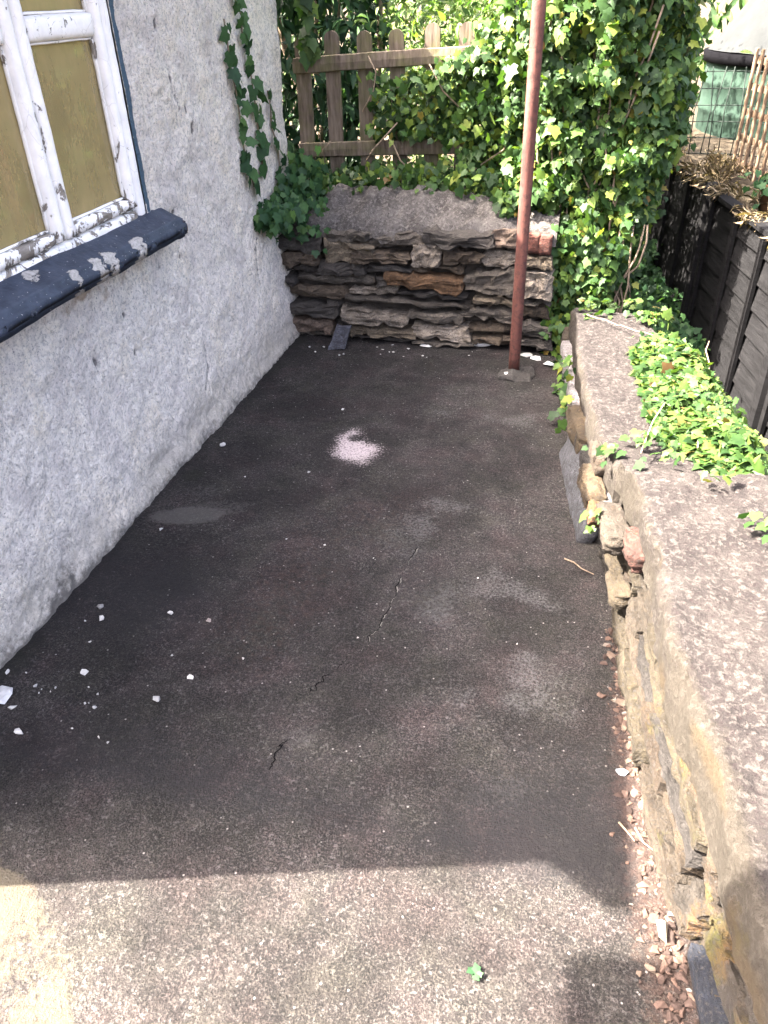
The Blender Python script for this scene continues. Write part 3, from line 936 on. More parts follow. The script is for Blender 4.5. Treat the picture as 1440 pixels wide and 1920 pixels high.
# ------------------------------------------------------------------ back wall: split slate
def build_back_wall():
    W = thing('stone_wall', 'low drystone slate wall with a grey mortar top across the end of the yard', 'wall', (-0.8, 3.9, 0))
    off = np.array(W.location)
    YF = 3.755

    def zx(u, v):                                        # zoomed picture -> x,z on the wall's face
        q = atY(460 + u / 2.25, 340 + v / 2.25, YF)
        return q[0], q[2]
    G, D, B, T, R_, Lg, P_ = (0.120, 0.110, 0.098), (0.075, 0.071, 0.068), (0.110, 0.090, 0.070), (0.18, 0.155, 0.12), (0.16, 0.098, 0.055), (0.26, 0.235, 0.205), (0.19, 0.15, 0.125)
    S = [(325, 245, 540, 345, T), (450, 290, 695, 352, B), (338, 205, 520, 262, G), (515, 215, 742, 285, G), (745, 205, 1048, 282, D), (700, 262, 832, 368, Lg),
         (826, 286, 1000, 356, B), (1000, 292, 1162, 372, Lg), (1165, 312, 1292, 374, T), (1050, 200, 1170, 288, P_),
         (90, 225, 330, 300, D), (100, 296, 312, 352, B), (298, 332, 505, 402, D), (130, 352, 300, 395, D), (205, 388, 552, 442, G), (505, 352, 700, 392, D), (588, 384, 922, 462, R_),
         (548, 396, 600, 445, D), (700, 356, 925, 388, B), (922, 374, 1165, 482, G), (1168, 378, 1292, 502, Lg),
         (140, 392, 215, 432, D), (150, 432, 425, 500, B), (440, 446, 645, 494, Lg), (640, 462, 948, 496, D), (410, 486, 952, 532, G), (955, 474, 1125, 532, T), (1128, 500, 1290, 528, G),
         (150, 502, 402, 575, D), (398, 532, 690, 612, Lg), (684, 540, 922, 598, G), (905, 530, 1135, 592, G), (1140, 530, 1280, 592, B),
         (165, 572, 375, 652, P_), (372, 580, 450, 640, D), (440, 604, 725, 664, T), (702, 596, 945, 676, Lg), (940, 594, 1135, 655, B), (1138, 598, 1290, 662, D),
         (220, 648, 440, 690, G), (440, 660, 705, 692, D), (705, 672, 960, 702, G), (955, 652, 1150, 700, B), (1150, 658, 1290, 705, D)]
    for k, (a, b, c, e, cl) in enumerate(S):
        x0, z1 = zx(a, b)
        x1, z0 = zx(c, e)
        dep = 0.10 + random.random() * 0.05
        pr = random.uniform(-0.030, 0.028)
        V, Fc = stone_vf(((x1 - x0) / 2 - 0.003, dep, max((z1 - z0) / 2 - 0.004, 0.010)), (0, 0, 0), k, n=(11, 4, 7), rnd=0.13, amp=0.030, freq=24, layered=0.020)
        t = random.uniform(-0.05, 0.05)
        V[:, 2] *= 1 + random.uniform(-0.30, 0.30) * V[:, 0] / ((x1 - x0) / 2)
        V[:, 2] += V[:, 0] * t
        V += np.array([(x0 + x1) / 2, YF + dep + pr, max((z0 + z1) / 2, 0.02)]) - off
        j = random.uniform(0.85, 1.2)
        link('stone', mesh_of('stone', V, Fc, MAT['stone'], False), W, (cl[0] * j * 0.74, cl[1] * j * 0.70, cl[2] * j * 0.64))
    # two bricks on end at the right
    for (a, b, c, e) in ((1192, 222, 1238, 306), (1244, 228, 1288, 312)):
        x0, z1 = zx(a, b)
        x1, z0 = zx(c, e)
        V, Fc = stone_vf(((x1 - x0) / 2, 0.05, (z1 - z0) / 2), (0, 0, 0), 5, n=(4, 4, 5), rnd=0.06, amp=0.006, freq=30)
        V += np.array([(x0 + x1) / 2, YF + 0.045, (z0 + z1) / 2]) - off
        link('brick', mesh_of('brick', V, Fc, MAT['stone']), W, (0.115, 0.045, 0.034))
    # hearting behind the stones
    V, Fc = stone_vf((0.665, 0.20, 0.50), (-0.80, 3.755 + 0.075 + 0.20, 0.085), 91, n=(30, 8, 20), rnd=0.0, amp=0.02, freq=12, chamfer=0.03)
    link('hearting', mesh_of('hearting', V - off, Fc, MAT['mortar']), W)
    # lumpy mortar top, highest at the back, running down to the left
    xs = np.arange(-1.50, -0.10, 0.014)
    ps = np.concatenate([np.linspace(0, 0.12, 8)[:-1], np.linspace(0.12, 1, 30)])
    X, S_ = np.meshgrid(xs, ps, indexing='ij')
    Y = YF + 0.005 + S_ * 0.40
    P = np.stack([X, Y, np.zeros_like(X)], -1).reshape(-1, 3)
    x, s = P[:, 0], S_.ravel()
    prof = 0.585 + 0.115 * sstep(0.05, 0.65, s) * sstep(-1.5, -1.25, x) * (1 - 0.75 * sstep(-0.65, -0.2, x)) - 0.05 * (1 - sstep(-1.48, -1.3, x)) + 0.02 * sstep(-0.5, -0.1, x)
    hang = (1 - sstep(0.0, 0.10, s))
    P[:, 2] = prof - hang * 0.07 + fbm(P, 5, 3, 51) * 0.045 + fbm(P, 17, 3, 52) * 0.040 + fbm(P, 75, 2, 53) * 0.008
    P[:, 1] += fbm(P + 3, 9, 3, 54) * 0.03 * hang
    P[s > 0.995, 2] -= 0.25
    one = np.zeros(len(P))
    link('mortar_top', mesh_of('mortar_top', P - off, grid_faces(len(xs), len(ps)), MAT['backcap'], True,
                               dict(band=np.clip(hang * 0.6 + 0.6 * (1 - sstep(-1.35, -1.0, x)) * sstep(0, 0.3, s) * (0.5 + fbm(P, 8, 2, 5)), 0, 1), moss=one, ochre=one)), W)


build_back_wall()

# ------------------------------------------------------------------ right wall
RB = np.array([(-2.5, 0.60), (0.3, 0.425), (0.86, 0.345), (1.10, 0.305), (1.336, 0.270), (1.713, 0.245), (2.05, 0.205), (2.22, 0.160), (2.485, 0.105), (2.845, 0.055), (3.3, 0.01), (3.68, -0.02)])


def rb(y):
    return np.interp(y, RB[:, 0], RB[:, 1])


OUT = np.array([(-2.5, 0.72), (1.0, 0.72), (2.0, 0.63), (2.6, 0.53), (3.2, 0.42), (3.7, 0.30)])


def ro(y):
    return np.interp(y, OUT[:, 0], OUT[:, 1])


NEAR_END, FAR_END = 2.10, 3.70
HN, HF = 0.40, 0.285


def build_right_wall():
    W = thing('stone_wall', 'low rubble wall with a pinkish mortar top along the sunny right edge', 'wall', (0.35, 2.0, 0))
    off = np.array(W.location)

    def cap(name, y0, y1, h, edge_h, seed, inset):
        ys = np.arange(y0, y1, 0.013) if y0 > 0 else np.concatenate([np.arange(y0, 0.5, 0.08), np.arange(0.5, y1, 0.013)])
        # profile across: (t across 0..1, drop) starting low on the yard face
        pr = [(0.0, edge_h - h), (0.0, edge_h * 0.75 - h * 0.75), (0.0, (edge_h - h) * 0.5), (0.0, (edge_h - h) * 0.25), (0.006, -0.012), (0.03, -0.003)]
        pr += [(t, 0.0) for t in np.linspace(0.055, 0.97, 40)]
        pr += [(1.0, -0.03), (1.0, -0.2), (1.0, -h - 0.95)]
        pr = np.array(pr)
        Yg, K = np.meshgrid(ys, np.arange(len(pr)), indexing='ij')
        x0 = rb(Yg) + inset + 0.010 * fbm(np.stack([Yg, Yg * 0, Yg * 0], -1), 5, 3, seed)
        x1 = ro(Yg)
        X = x0 + (x1 - x0) * pr[K][..., 0]
        Z = h + pr[K][..., 1]
        P = np.stack([X, Yg, Z], -1).reshape(-1, 3)
        k = K.ravel()
        t = pr[k][:, 0]
        top = (k >= 5) & (k <= len(pr) - 4)
        side = k < 5
        n3 = fbm(P, 4, 3, seed + 1) * 0.020 + fbm(P, 18, 3, seed + 2) * 0.009 + fbm(P, 65, 2, seed + 3) * 0.005
        P[:, 2] += n3 * np.where(top, 1.0, 0.4)
        P[:, 0] += np.where(side, fbm(P + 4, 10, 3, seed + 4) * 0.020 + fbm(P, 45, 2, seed + 5) * 0.006, 0.0)
        # the end crumbles away
        ee = sstep(y1 - 0.09, y1, P[:, 1] + fbm(P, 12, 3, seed + 6) * 0.05)
        P[:, 2] -= ee * np.where(k >= 4, 0.07, 0.0) * (t < 0.99)
        yy = P[:, 1]
        band = np.where(k <= 4, 0.9, 0.0) * (0.6 + 0.4 * sstep(-0.3, 0.3, fbm(P, 5, 2, seed))) + 0.5 * (1 - sstep(0.0, 0.10, t)) * (k > 4)
        band = np.clip(band + 0.45 * (1 - sstep(0.0, 0.32, t + 0.10 * fbm(P, 6, 3, seed + 8))) * (1 - sstep(1.0, 1.5, yy)), 0, 1)
        moss = np.clip((k <= 3) * sstep(0.0, 0.4, fbm(P, 4, 3, seed + 9)) * (1 - sstep(0.95, 1.3, yy)), 0, 1)
        ochre = np.clip((k <= 4) * sstep(0.05, 0.45, fbm(P, 7, 3, seed + 10)), 0, 1)
        me = mesh_of(name, P - off, grid_faces(len(ys), len(pr))[:, ::-1], MAT['cap'], True, dict(band=band, moss=moss, ochre=ochre))
        # close the far end
        link(name, me, W)
        e0 = (len(ys) - 1) * len(pr)
        E = P[e0:e0 + len(pr)]
        V = list(E) + [np.array([E[0, 0], E[0, 1], -0.95])]
        link('wall_end', mesh_of('wall_end', np.array(V) - off, [tuple(range(len(V)))], MAT['mortar'], False), W)
    cap('mortar_top', -2.5, NEAR_END, HN, 0.265, 200, 0.008)
    cap('mortar_top', NEAR_END - 0.03, FAR_END, HF, 0.15, 300, 0.012)
    # hearting under the caps (yard side)
    ys = np.arange(-2.5, FAR_END, 0.04)
    zs = np.linspace(-0.1, 0.30, 12)
    Yg, Z = np.meshgrid(ys, zs, indexing='ij')
    hmax = np.where(Yg < NEAR_END, 0.30, 0.19)
    Z = np.minimum(Z, hmax)
    P = np.stack([rb(Yg) + 0.045, Yg, Z], -1).reshape(-1, 3)
    P[:, 0] += fbm(P, 12, 3, 401) * 0.015
    link('hearting', mesh_of('hearting', P - off, grid_faces(len(ys), len(zs)), MAT['mortar']), W)
    # stones of the yard face: long thin beds laid along the wall
    cols_ = [(0.0301, 0.0231, 0.0162), (0.0251, 0.0199, 0.0143), (0.0200, 0.0170, 0.0138), (0.0171, 0.0152, 0.0139), (0.0330, 0.0246, 0.0162), (0.0261, 0.0189, 0.0126), (0.0281, 0.0227, 0.0143)]
    r = random.Random(5)
    n = 0
    hts = [0.0, 0.052, 0.088, 0.130, 0.168, 0.215, 0.250, 0.283]
    for ci, (z0, z1) in enumerate(zip(hts[:-1], hts[1:])):
        y = 0.30 + 0.03 * ci
        while y < NEAR_END - 0.02:
            L = r.uniform(0.16, 0.62)
            y1 = min(y + L, NEAR_END)
            if y < 0.86 < y1 + 0.06:
                y1 = 0.86 + r.uniform(-0.02, 0.02)
            if y1 - y < 0.05:
                y1 = y + 0.08
            zz0, zz1 = z0 + r.uniform(-.006, .006), z1 + r.uniform(-.006, .008)
            ym = (y + y1) / 2
            slope = (rb(y1) - rb(y)) / max(y1 - y, 1e-3)
            dep = 0.05
            V, Fc = stone_vf((dep, (y1 - y) / 2 - 0.004, (zz1 - zz0) / 2 - 0.003), (0, 0, 0), 500 + n, n=(5, max(8, int(L / 0.016)), 6), rnd=0.08, amp=0.015, freq=24, layered=0.012)
            V[:, 0] += V[:, 1] * slope + 0.008 * fbm(V + n, 7, 2, n)
            V[:, 2] += 0.008 * fbm(np.stack([V[:, 1], V[:, 1] * 0 + n, V[:, 1] * 0], -1), 6, 2, n)
            W0 = np.array([rb(ym) + dep + (0.06 if (ym < 0.85 and ci < 2) else 0.0) - 0.010 + r.uniform(-0.013, 0.011) + 0.009 * ci, ym, (zz0 + zz1) / 2 + 0.004])
            V += W0
            mo = np.clip(0.95 * (1 - sstep(0.95, 1.40, V[:, 1])) + 0.30 * (1 - sstep(1.3, 1.9, V[:, 1])), 0, 1) * sstep(-0.25, 0.2, fbm(V, 6, 3, 77))
            c = cols_[r.randrange(len(cols_))]
            link('stone', mesh_of('stone', V - off, Fc, MAT['stone'], False, dict(moss=mo)), W, c)
            n += 1
            y = y1 + r.uniform(0.0, 0.015)
    for ci, (z0, z1) in enumerate([(0.0, 0.085), (0.085, 0.17)]):
        y = NEAR_END + 0.01 + 0.05 * ci
        while y < FAR_END - 0.05:
            L = r.uniform(0.12, 0.30)
            y1 = min(y + L, FAR_END - 0.01)
            ym = (y + y1) / 2
            slope = (rb(y1) - rb(y)) / max(y1 - y, 1e-3)
            V, Fc = stone_vf((0.06, (y1 - y) / 2 - 0.004, (z1 - z0) / 2 - 0.002), (0, 0, 0), 600 + n, n=(5, 9, 5), rnd=0.2, amp=0.018, freq=11, layered=0.006)
            V[:, 0] += V[:, 1] * slope
            V += np.array([rb(ym) + 0.05 + r.uniform(-0.018, 0.010), ym, (z0 + z1) / 2 + 0.004]) - off
            c = cols_[r.randrange(4)] if r.random() < 0.6 else (0.15, 0.14, 0.14)
            link('stone', mesh_of('stone', V, Fc, MAT['stone']), W, c)
            n += 1
            y = y1 + r.uniform(0.0, 0.02)
    q = gp(1075, 915, 0.0)
    V, Fc = stone_vf((0.028, 0.30, 0.07), (0, 0, 0), 731, n=(5, 26, 8), rnd=0.06, amp=0.014, freq=9, layered=0.004)
    V[:, 0] += -V[:, 1] * 0.15 + V[:, 2] * 0.35
    link('stone', mesh_of('stone', V + np.array([rb(2.45) - 0.012, 2.45, 0.06]) - off, Fc, MAT['stone']), W, (0.06, 0.062, 0.068))
    # stones standing out of the line: an ochre one, the rounded tan ones under the far cap, a thin cap slab
    for (px, py, zt, hx, hy, hz, c, sd) in ((1118, 955, 0.22, 0.026, 0.035, 0.03, (0.0697, 0.0327, 0.0129), 1), (1112, 905, 0.17, 0.035, 0.10, 0.032, (0.0475, 0.0342, 0.0199), 2),
                                            (1092, 800, 0.17, 0.035, 0.13, 0.04, (0.0507, 0.0371, 0.0214), 3), (1135, 850, 0.24, 0.04, 0.07, 0.03, (0.0412, 0.0312, 0.0228), 4),
                                            (1150, 980, 0.25, 0.035, 0.10, 0.028, (0.0365, 0.0297, 0.0228), 5), (1192, 1020, 0.30, 0.02, 0.06, 0.03, (0.0507, 0.0238, 0.0186), 6),
                                            (1156, 1075, 0.13, 0.022, 0.11, 0.022, (0.0317, 0.0244, 0.0148), 7), (1212, 1350, 0.04, 0.026, 0.05, 0.028, (0.0602, 0.0401, 0.0228), 8)):
        q = gp(px, py, zt)
        V, Fc = stone_vf((hx, hy, hz), (0, 0, 0), 700 + sd, n=(8, 14, 8), rnd=0.2, amp=0.022, freq=16, layered=0.010)
        V[:, 0] -= V[:, 1] * 0.14
        link('stone', mesh_of('stone', V + q - np.array([0, 0, hz * 0.6]) - off, Fc, MAT['stone'], True, dict(moss=np.full(len(V), 0.2))), W, c)


build_right_wall()


# ------------------------------------------------------------------ leaves
def ivy_leaf_mesh():
    R = [(0.0, 0.0), (0.20, -0.17), (0.47, -0.02), (0.42, 0.22), (0.58, 0.42), (0.33, 0.53), (0.0, 1.0)]
    L = [(-x, y) for x, y in R[1:-1]][::-1]
    ring = R + L
    V = [(0.0, 0.33, 0.0)]
    for x, y in ring:
        V.append((x, y, -0.32 * x * x - 0.16 * max(0, y - 0.3) ** 2 - 0.05 * (abs(x) < 0.01) * (y > 0.1) + 0.06 * abs(x)))
    n = len(ring)
    Fc = [(0, 1 + (i + 1) % n, 1 + i)[::-1] for i in range(n)]
    return np.array(V), np.array(Fc)


def blade_leaf_mesh():
    V = [(0, 0, 0), (0.20, 0.3, 0.05), (0.17, 0.65, 0.03), (0, 1.0, -0.15), (-0.17, 0.65, 0.03), (-0.20, 0.3, 0.05), (0, 0.5, -0.02)]
    Fc = [(6, 0, 1), (6, 1, 2), (6, 2, 3), (6, 3, 4), (6, 4, 5), (6, 5, 0)]
    return np.array(V, float), np.array(Fc)


IVY, BLADE = ivy_leaf_mesh(), blade_leaf_mesh()


def leaf_basis(Nrm, tip):
    """columns: across, along (tip), normal"""
    n = Nrm / np.maximum(np.linalg.norm(Nrm, axis=1, keepdims=True), 1e-9)
    t = tip - n * (tip * n).sum(1, keepdims=True)
    t /= np.maximum(np.linalg.norm(t, axis=1, keepdims=True), 1e-9)
    return np.stack([np.cross(t, n), t, n], -1)          # (N,3,3)


def leaves_vf(shape, P, B, S):
    V0, F0 = shape
    V = np.einsum('nij,kj->nki', B, V0) * S[:, None, None] + P[:, None, :]
    k = len(V0)
    Fc = F0[None] + (np.arange(len(P)) * k)[:, None, None]
    return V.reshape(-1, 3), Fc.reshape(-1, 3)


def scatter_frames(n_out, jit=0.45, tip=(0, 0, -1)):
    n = len(n_out)
    Nn = n_out + rng.normal(0, jit, (n, 3))
    T = np.tile(np.array(tip, float), (n, 1)) + rng.normal(0, 0.45, (n, 3))
    B = leaf_basis(Nn, T)
    B[:, :, 0] *= rng.uniform(0.68, 1.12, n)[:, None]     # narrow and broad, flat and cupped leaves
    B[:, :, 2] *= rng.uniform(0.4, 2.4, n)[:, None]
    return B


LEAF_ME = {}


def leaf_plant(parent, shape, key, P, B, S, mat, n_single=300, stuff_name='foliage', off=None):
    """the leaves that show largest are parts of their own, the rest one part"""
    off = np.array(parent.location) if off is None else off
    pj = project(P)
    vis = (pj[:, 0] > -10) & (pj[:, 0] < 1450) & (pj[:, 1] > -10) & (pj[:, 1] < 1930)
    face = np.abs(((P - CAM) / np.linalg.norm(P - CAM, axis=1, keepdims=True) * B[:, :, 2] / np.linalg.norm(B[:, :, 2], axis=1, keepdims=True)).sum(1))
    front = -P[:, 1] * 0.35
    score = np.where(vis, S / pj[:, 2] * (0.3 + face) * 60 + front, -1e9)
    order = np.argsort(-score)
    single = order[:min(n_single, len(P))]
    rest = order[len(single):]
    kk = (key, mat.name)
    if kk not in LEAF_ME:
        LEAF_ME[kk] = mesh_of('leaf', shape[0], shape[1], mat)
    for i in single:
        o = bpy.data.objects.new('leaf', LEAF_ME[kk])
        col.objects.link(o)
        o.parent = parent
        m = Matrix.Identity(4)
        for a in range(3):
            for b in range(3):
                m[a][b] = B[i, a, b] * S[i]
            m[a][3] = P[i, a] - off[a]
        o.matrix_local = m
    if len(rest):
        V, Fc = leaves_vf(shape, P[rest], B[rest], S[rest])
        tag(link(stuff_name, mesh_of(stuff_name, V - off, Fc, mat), parent), kind='stuff')


def stems(parent, lines, rad, name='stem', mat='bark'):
    off = np.array(parent.location)
    for L in lines:
        V, Fc = tube_vf(L, rad, 5)
        link(name, mesh_of(name, V - off, Fc, MAT[mat]), parent)


def wiggle(a, b, n=9, amp=0.02):
    a, b = np.array(a, float), np.array(b, float)
    t = np.linspace(0, 1, n)[:, None]
    w = rng.normal(0, amp, (n, 3))
    w[0] = 0
    return a + (b - a) * t + w * np.sin(t * math.pi * 0.9 + 0.2)


# --- ivy climbing the cottage wall and bunched in the corner
def build_wall_ivy():
    T = thing('ivy', 'dark ivy with three runners climbing the far end of the white cottage wall', 'ivy', (-1.47, 3.75, 0.45))
    Ps, Ns, Ss = [], [], []
    runs = [[(418, 35), (425, 80), (430, 125), (440, 165), (448, 215), (452, 260), (462, 305), (475, 350)],
            [(440, -40), (440, 5), (452, 30), (452, 60), (462, 85), (466, 120), (472, 160), (480, 215), (484, 260), (492, 320)],
            [(500, 170), (506, 205), (508, 240), (520, 275), (522, 310), (520, 345)]]
    lines = []
    for rr in runs:
        pts = [atX(a, b, -1.49) for a, b in rr]
        lines.append(np.array(pts) + np.array([0.004, 0, 0]))
        dense = []
        for a, b in zip(pts[:-1], pts[1:]):
            k = max(1, int(np.linalg.norm(b - a) / 0.028))
            for q in range(k):
                dense.append(a + (b - a) * (q + rng.random() * 0.6) / k)
        for i, p in enumerate(dense):
            f = i / len(dense)
            Ps.append(p + np.array([0.012 + 0.008 * rng.random(), (-1) ** i * 0.014 + rng.normal(0, 0.010), 0.0]))
            Ns.append((1.0, -0.25, 0.15))
            Ss.append(0.050 + 0.020 * f + rng.normal(0, 0.007))
    # bunch at the foot of the runners, in front of the wall's far end
    for _ in range(800):
        y = rng.uniform(3.46, 4.02)
        top = 0.62 + 0.27 * (y - 3.42) / 0.6 + rng.normal(0, 0.03)
        low = 0.60 + 0.10 * rng.random()
        zz = rng.uniform(low, max(top, low + 0.05))
        keep = (y - 3.46) / 0.5 + (0.85 - zz) * 1.1 > rng.random() * 0.8
        if not keep:
            continue
        Ps.append((-1.49 + abs(rng.normal(0.03, 0.05)) + 0.04 * sstep(3.65, 3.95, y), y, zz))
        Ns.append((1.0, -0.6, 0.35))
        Ss.append(rng.uniform(0.030, 0.056))
    for _ in range(130):                                 # spilling over the left end of the back wall
        x = rng.uniform(-1.5, -1.22)
        zz = rng.uniform(0.46, 0.68) + 0.07 * (x < -1.3)
        if zz < 0.50 + 0.35 * (x + 1.42) and rng.random() < 0.8:
            continue
        Ps.append((x, 3.755 - abs(rng.normal(0.0, 0.035)) + (0.25 * rng.random() if zz > 0.6 else 0), zz))
        Ns.append((0.2, -1.0, 0.4))
        Ss.append(rng.uniform(0.026, 0.048))
    P, N, S = np.array(Ps), np.array(Ns), np.array(Ss)
    leaf_plant(T, IVY, 'ivy', P, scatter_frames(N, 0.38), S, MAT['ivy_dark'])
    stems(T, lines, 0.0035)


build_wall_ivy()


# --- picket fence
def build_picket():
    a = atY(552, 124, 4.20)
    b = atY(1000, 92, 4.28)
    FZ = thing('picket_fence', 'weathered round-topped picket fence overgrown with ivy behind the stone wall', 'fence', (-0.9, 4.2, 0.4))
    off = np.array(FZ.location)
    ang = math.atan2(b[1] - a[1], b[0] - a[0])
    for zl, zr, h in ((1.245, 1.300, 0.036), (0.862, 0.885, 0.036)):
        L = (-0.05 - a[0])
        V, Fc = rough_box(0, L, -0.014, 0.014, -h, h, 0.05, 0.003, 0.15, int(zl * 100), 18)
        V[:, 2] += zl + V[:, 0] / L * (zr - zl) + 0.006 * np.sin(V[:, 0] * 2.1)
        V[:, 1] += V[:, 0] * math.tan(ang)
        V += np.array([a[0], 4.175, 0])
        link('rail', mesh_of('rail', V - off, Fc, MAT['picket'], False), FZ)
    for k, px in enumerate((565, 621, 682, 745, 808, 870, 935, 1000, 1060)):
        q = atY(px, 75, 4.22)
        w = 0.037
        zt = 1.375 + 0.008 * k + random.uniform(-0.008, 0.008)
        prof = [(-w, 0.50), (w, 0.50), (w, zt - w)] + [(w * math.cos(t), zt - w + w * math.sin(t)) for t in np.linspace(0.25, math.pi - 0.25, 9)] + [(-w, zt - w)]
        n = len(prof)
        V = [(x, -0.010, z) for x, z in prof] + [(x, 0.010, z) for x, z in prof]
        Fc = [tuple(range(n)), tuple(range(2 * n - 1, n - 1, -1))] + [(i, i + n, (i + 1) % n + n, (i + 1) % n) for i in range(n)]
        V = np.array(V)
        V[:, 0] += (V[:, 2] - 0.9) * random.uniform(-0.02, 0.02)
        V += np.array([q[0], 4.205 + (q[0] - a[0]) * math.tan(ang), 0])
        link('picket', mesh_of('picket', V - off, Fc, MAT['picket'], False), FZ)


build_picket()


# --- ivy over the fence and the big bush at the right
def build_ivy_bush():
    T = thing('ivy', 'big sunlit ivy bush between the rusty pole and the dark panel fence', 'ivy', (0.1, 4.3, 0.3))

    def xr(z):
        return np.interp(z, [0, .25, .5, .76, 1.0, 1.26, 1.5, 2.0, 2.6], [.20, .24, .29, .36, .41, .41, .37, .38, .25])
    n = 11000
    z = rng.uniform(0.0, 2.05, n)
    x = rng.uniform(-0.42, 1, n)
    x = -0.42 + (x + 0.42) / 1.42 * (xr(z) + 0.42)
    P = np.stack([x, np.zeros(n), z], -1)
    bulge = 0.20 * fbm(P, 3.2, 3, 811) + 0.10 * fbm(P, 9, 2, 812)
    front = 3.98 - 0.10 * np.sin(np.clip((x + 0.3) / 0.7, 0, 1) * math.pi) - bulge + 0.10 * sstep(1.2, 2.4, z)
    depth = np.abs(rng.normal(0, 0.11, n))
    P[:, 1] = front + depth + np.where(x > xr(z) - 0.12, (0.12 - (xr(z) - x)) * 1.5, 0)
    keep = ~((x < -0.10) & (z < 0.63 + 0.1 * rng.random(n)))
    keep &= ~((x < -0.25) & (z > 1.55))
    N = np.stack([0.25 * (x - 0.0) + 0.1, -np.ones(n), 0.55 * np.ones(n)], -1)
    P, N = P[keep], N[keep]
    Pf = P[rng.integers(0, len(P), 3000)] + rng.normal(0, 0.05, (3000, 3))
    Pf[:, 1] += 0.16 + 0.15 * rng.random(3000)
    P = np.concatenate([P, Pf])
    N = np.concatenate([N, np.tile(np.array([0.0, -1.0, 0.6]), (3000, 1))])
    S = np.clip(0.036 * np.exp(rng.normal(0, 0.36, len(P))), 0.016, 0.075)
    # right flank
    m = 1500
    z2 = rng.uniform(0.2, 2.4, m)
    y2 = rng.uniform(3.95, 5.3, m)
    x2 = xr(z2) - np.abs(rng.normal(0, 0.05, m)) + 0.05 * fbm(np.stack([y2, z2, z2], -1), 4, 2, 815) - 0.05 * (y2 - 4)
    P2 = np.stack([x2, y2, z2], -1)
    N2 = np.tile(np.array([1.0, -0.3, 0.4]), (m, 1))
    # loose lower skirt in the corner between the two walls
    m3 = 420
    x3 = rng.uniform(-0.13, 0.09, m3)
    z3 = rng.uniform(0.0, 0.62, m3)
    y3 = 3.79 + np.abs(rng.normal(0, 0.06, m3)) - 0.10 * (z3 < 0.2) * rng.random(m3)
    P3 = np.stack([x3, y3, z3], -1)
    N3 = np.tile(np.array([0.1, -1.0, 0.5]), (m3, 1))
    m4_ = 130                                            # leaves along the foot of the right wall
    y4 = rng.uniform(2.75, 3.7, m4_)
    P4 = np.stack([rb(y4) - np.abs(rng.normal(0, 0.025, m4_)), y4, np.abs(rng.normal(0.0, 0.09, m4_)) + 0.01], -1)
    P4 = P4[(rng.random(m4_) < sstep(2.6, 3.4, y4))]
    N4 = np.tile(np.array([-0.7, -0.5, 0.7]), (len(P4), 1))
    P = np.concatenate([P, P2, P3, P4])
    N = np.concatenate([N, N2, N3, N4])
    S = np.concatenate([S, rng.uniform(0.03, 0.055, m), rng.uniform(0.025, 0.05, m3), rng.uniform(0.025, 0.05, len(P4))])
    leaf_plant(T, IVY, 'ivy', P, scatter_frames(N, 0.75), S, MAT['ivy'])
    lines = [wiggle((rng.uniform(-0.2, 0.3), 4.02, 0.2), (rng.uniform(-0.3, 0.35), 3.98, rng.uniform(1.2, 2.2)), 10, 0.03) for _ in range(12)]
    lines += [wiggle((rng.uniform(0.1, 0.28), 3.9, 0.05), (rng.uniform(0.15, 0.3), 3.95, 0.6), 7, 0.02) for _ in range(7)]
    stems(T, lines, 0.005)

    T2 = thing('ivy', 'tangled ivy trailing over the picket fence and the wall top below it', 'ivy', (-0.9, 4.15, 0.6))
    n = 7000
    x = rng.uniform(-1.5, -0.15, n)
    z = rng.uniform(0.55, 1.42, n)
    Pn = np.stack([x, x * 0, z], -1)
    den = fbm(Pn, 3.5, 3, 821) * 0.55
    cover = 0.10 + 1.15 * sstep(-1.18, -0.62, x) * (1 - 0.55 * sstep(1.12, 1.25, z) * (1 - sstep(-0.62, -0.45, x))) + 0.35 * (z < 1.08) * (x > -1.12) + 1.3 * (1 - sstep(0.70, 0.86, z)) + den
    cover -= 0.9 * (np.abs(x + 1.30) < 0.13) * (z > 0.86) + 0.5 * (z > 0.93) * (x < -1.12)
    cover -= 0.75 * ((np.abs(z - (1.25 + 0.04 * (x + 1.45))) < 0.05) & (x < -0.62)) + 1.3 * ((np.abs(z - 0.875) < 0.05) & (x < -0.62))
    cover -= 0.8 * ((z > 1.30) & (x < -0.62))
    k = rng.random(n) < cover
    P = Pn[k]
    x, z = P[:, 0], P[:, 2]
    P[:, 1] = 4.15 + 0.05 * (x + 1.45) - 0.09 * sstep(-1.2, -0.5, x) * rng.random(len(P)) - (0.14 * rng.random(len(P))) * (z < 0.82) + rng.normal(0, 0.05, len(P)) * 0.8 + 0.02
    N = np.tile(np.array([0.1, -1.0, 0.55]), (len(P), 1))
    S = np.clip(0.034 * np.exp(rng.normal(0, 0.34, len(P))), 0.016, 0.066)
    m = 500                                              # a lit crest above the right half of the rail
    x = rng.uniform(-0.75, -0.1, m)
    Pc = np.stack([x, 4.15 + rng.normal(0, 0.06, m), 1.24 + 0.14 * rng.random(m) * sstep(-0.8, -0.3, x) + rng.normal(0, 0.02, m)], -1)
    P = np.concatenate([P, Pc])
    N = np.concatenate([N, np.tile(np.array([-0.2, -0.6, 0.9]), (m, 1))])
    S = np.concatenate([S, rng.uniform(0.025, 0.05, m)])
    leaf_plant(T2, IVY, 'ivy', P, scatter_frames(N, 0.7), S, MAT['ivy'])
    lines = []
    for pts in ([(690, 105), (705, 135), (700, 170), (680, 210)], [(560, 270), (570, 300), (590, 320)], [(745, 230), (700, 280), (685, 305)], [(735, 265), (750, 300), (770, 320)],
                [(860, 340), (900, 310), (945, 280), (960, 240)], [(805, 120), (830, 170), (860, 200)], [(610, 305), (605, 280), (620, 265)]):
        lines.append(np.array([atY(a, b, 4.11) for a, b in pts]))
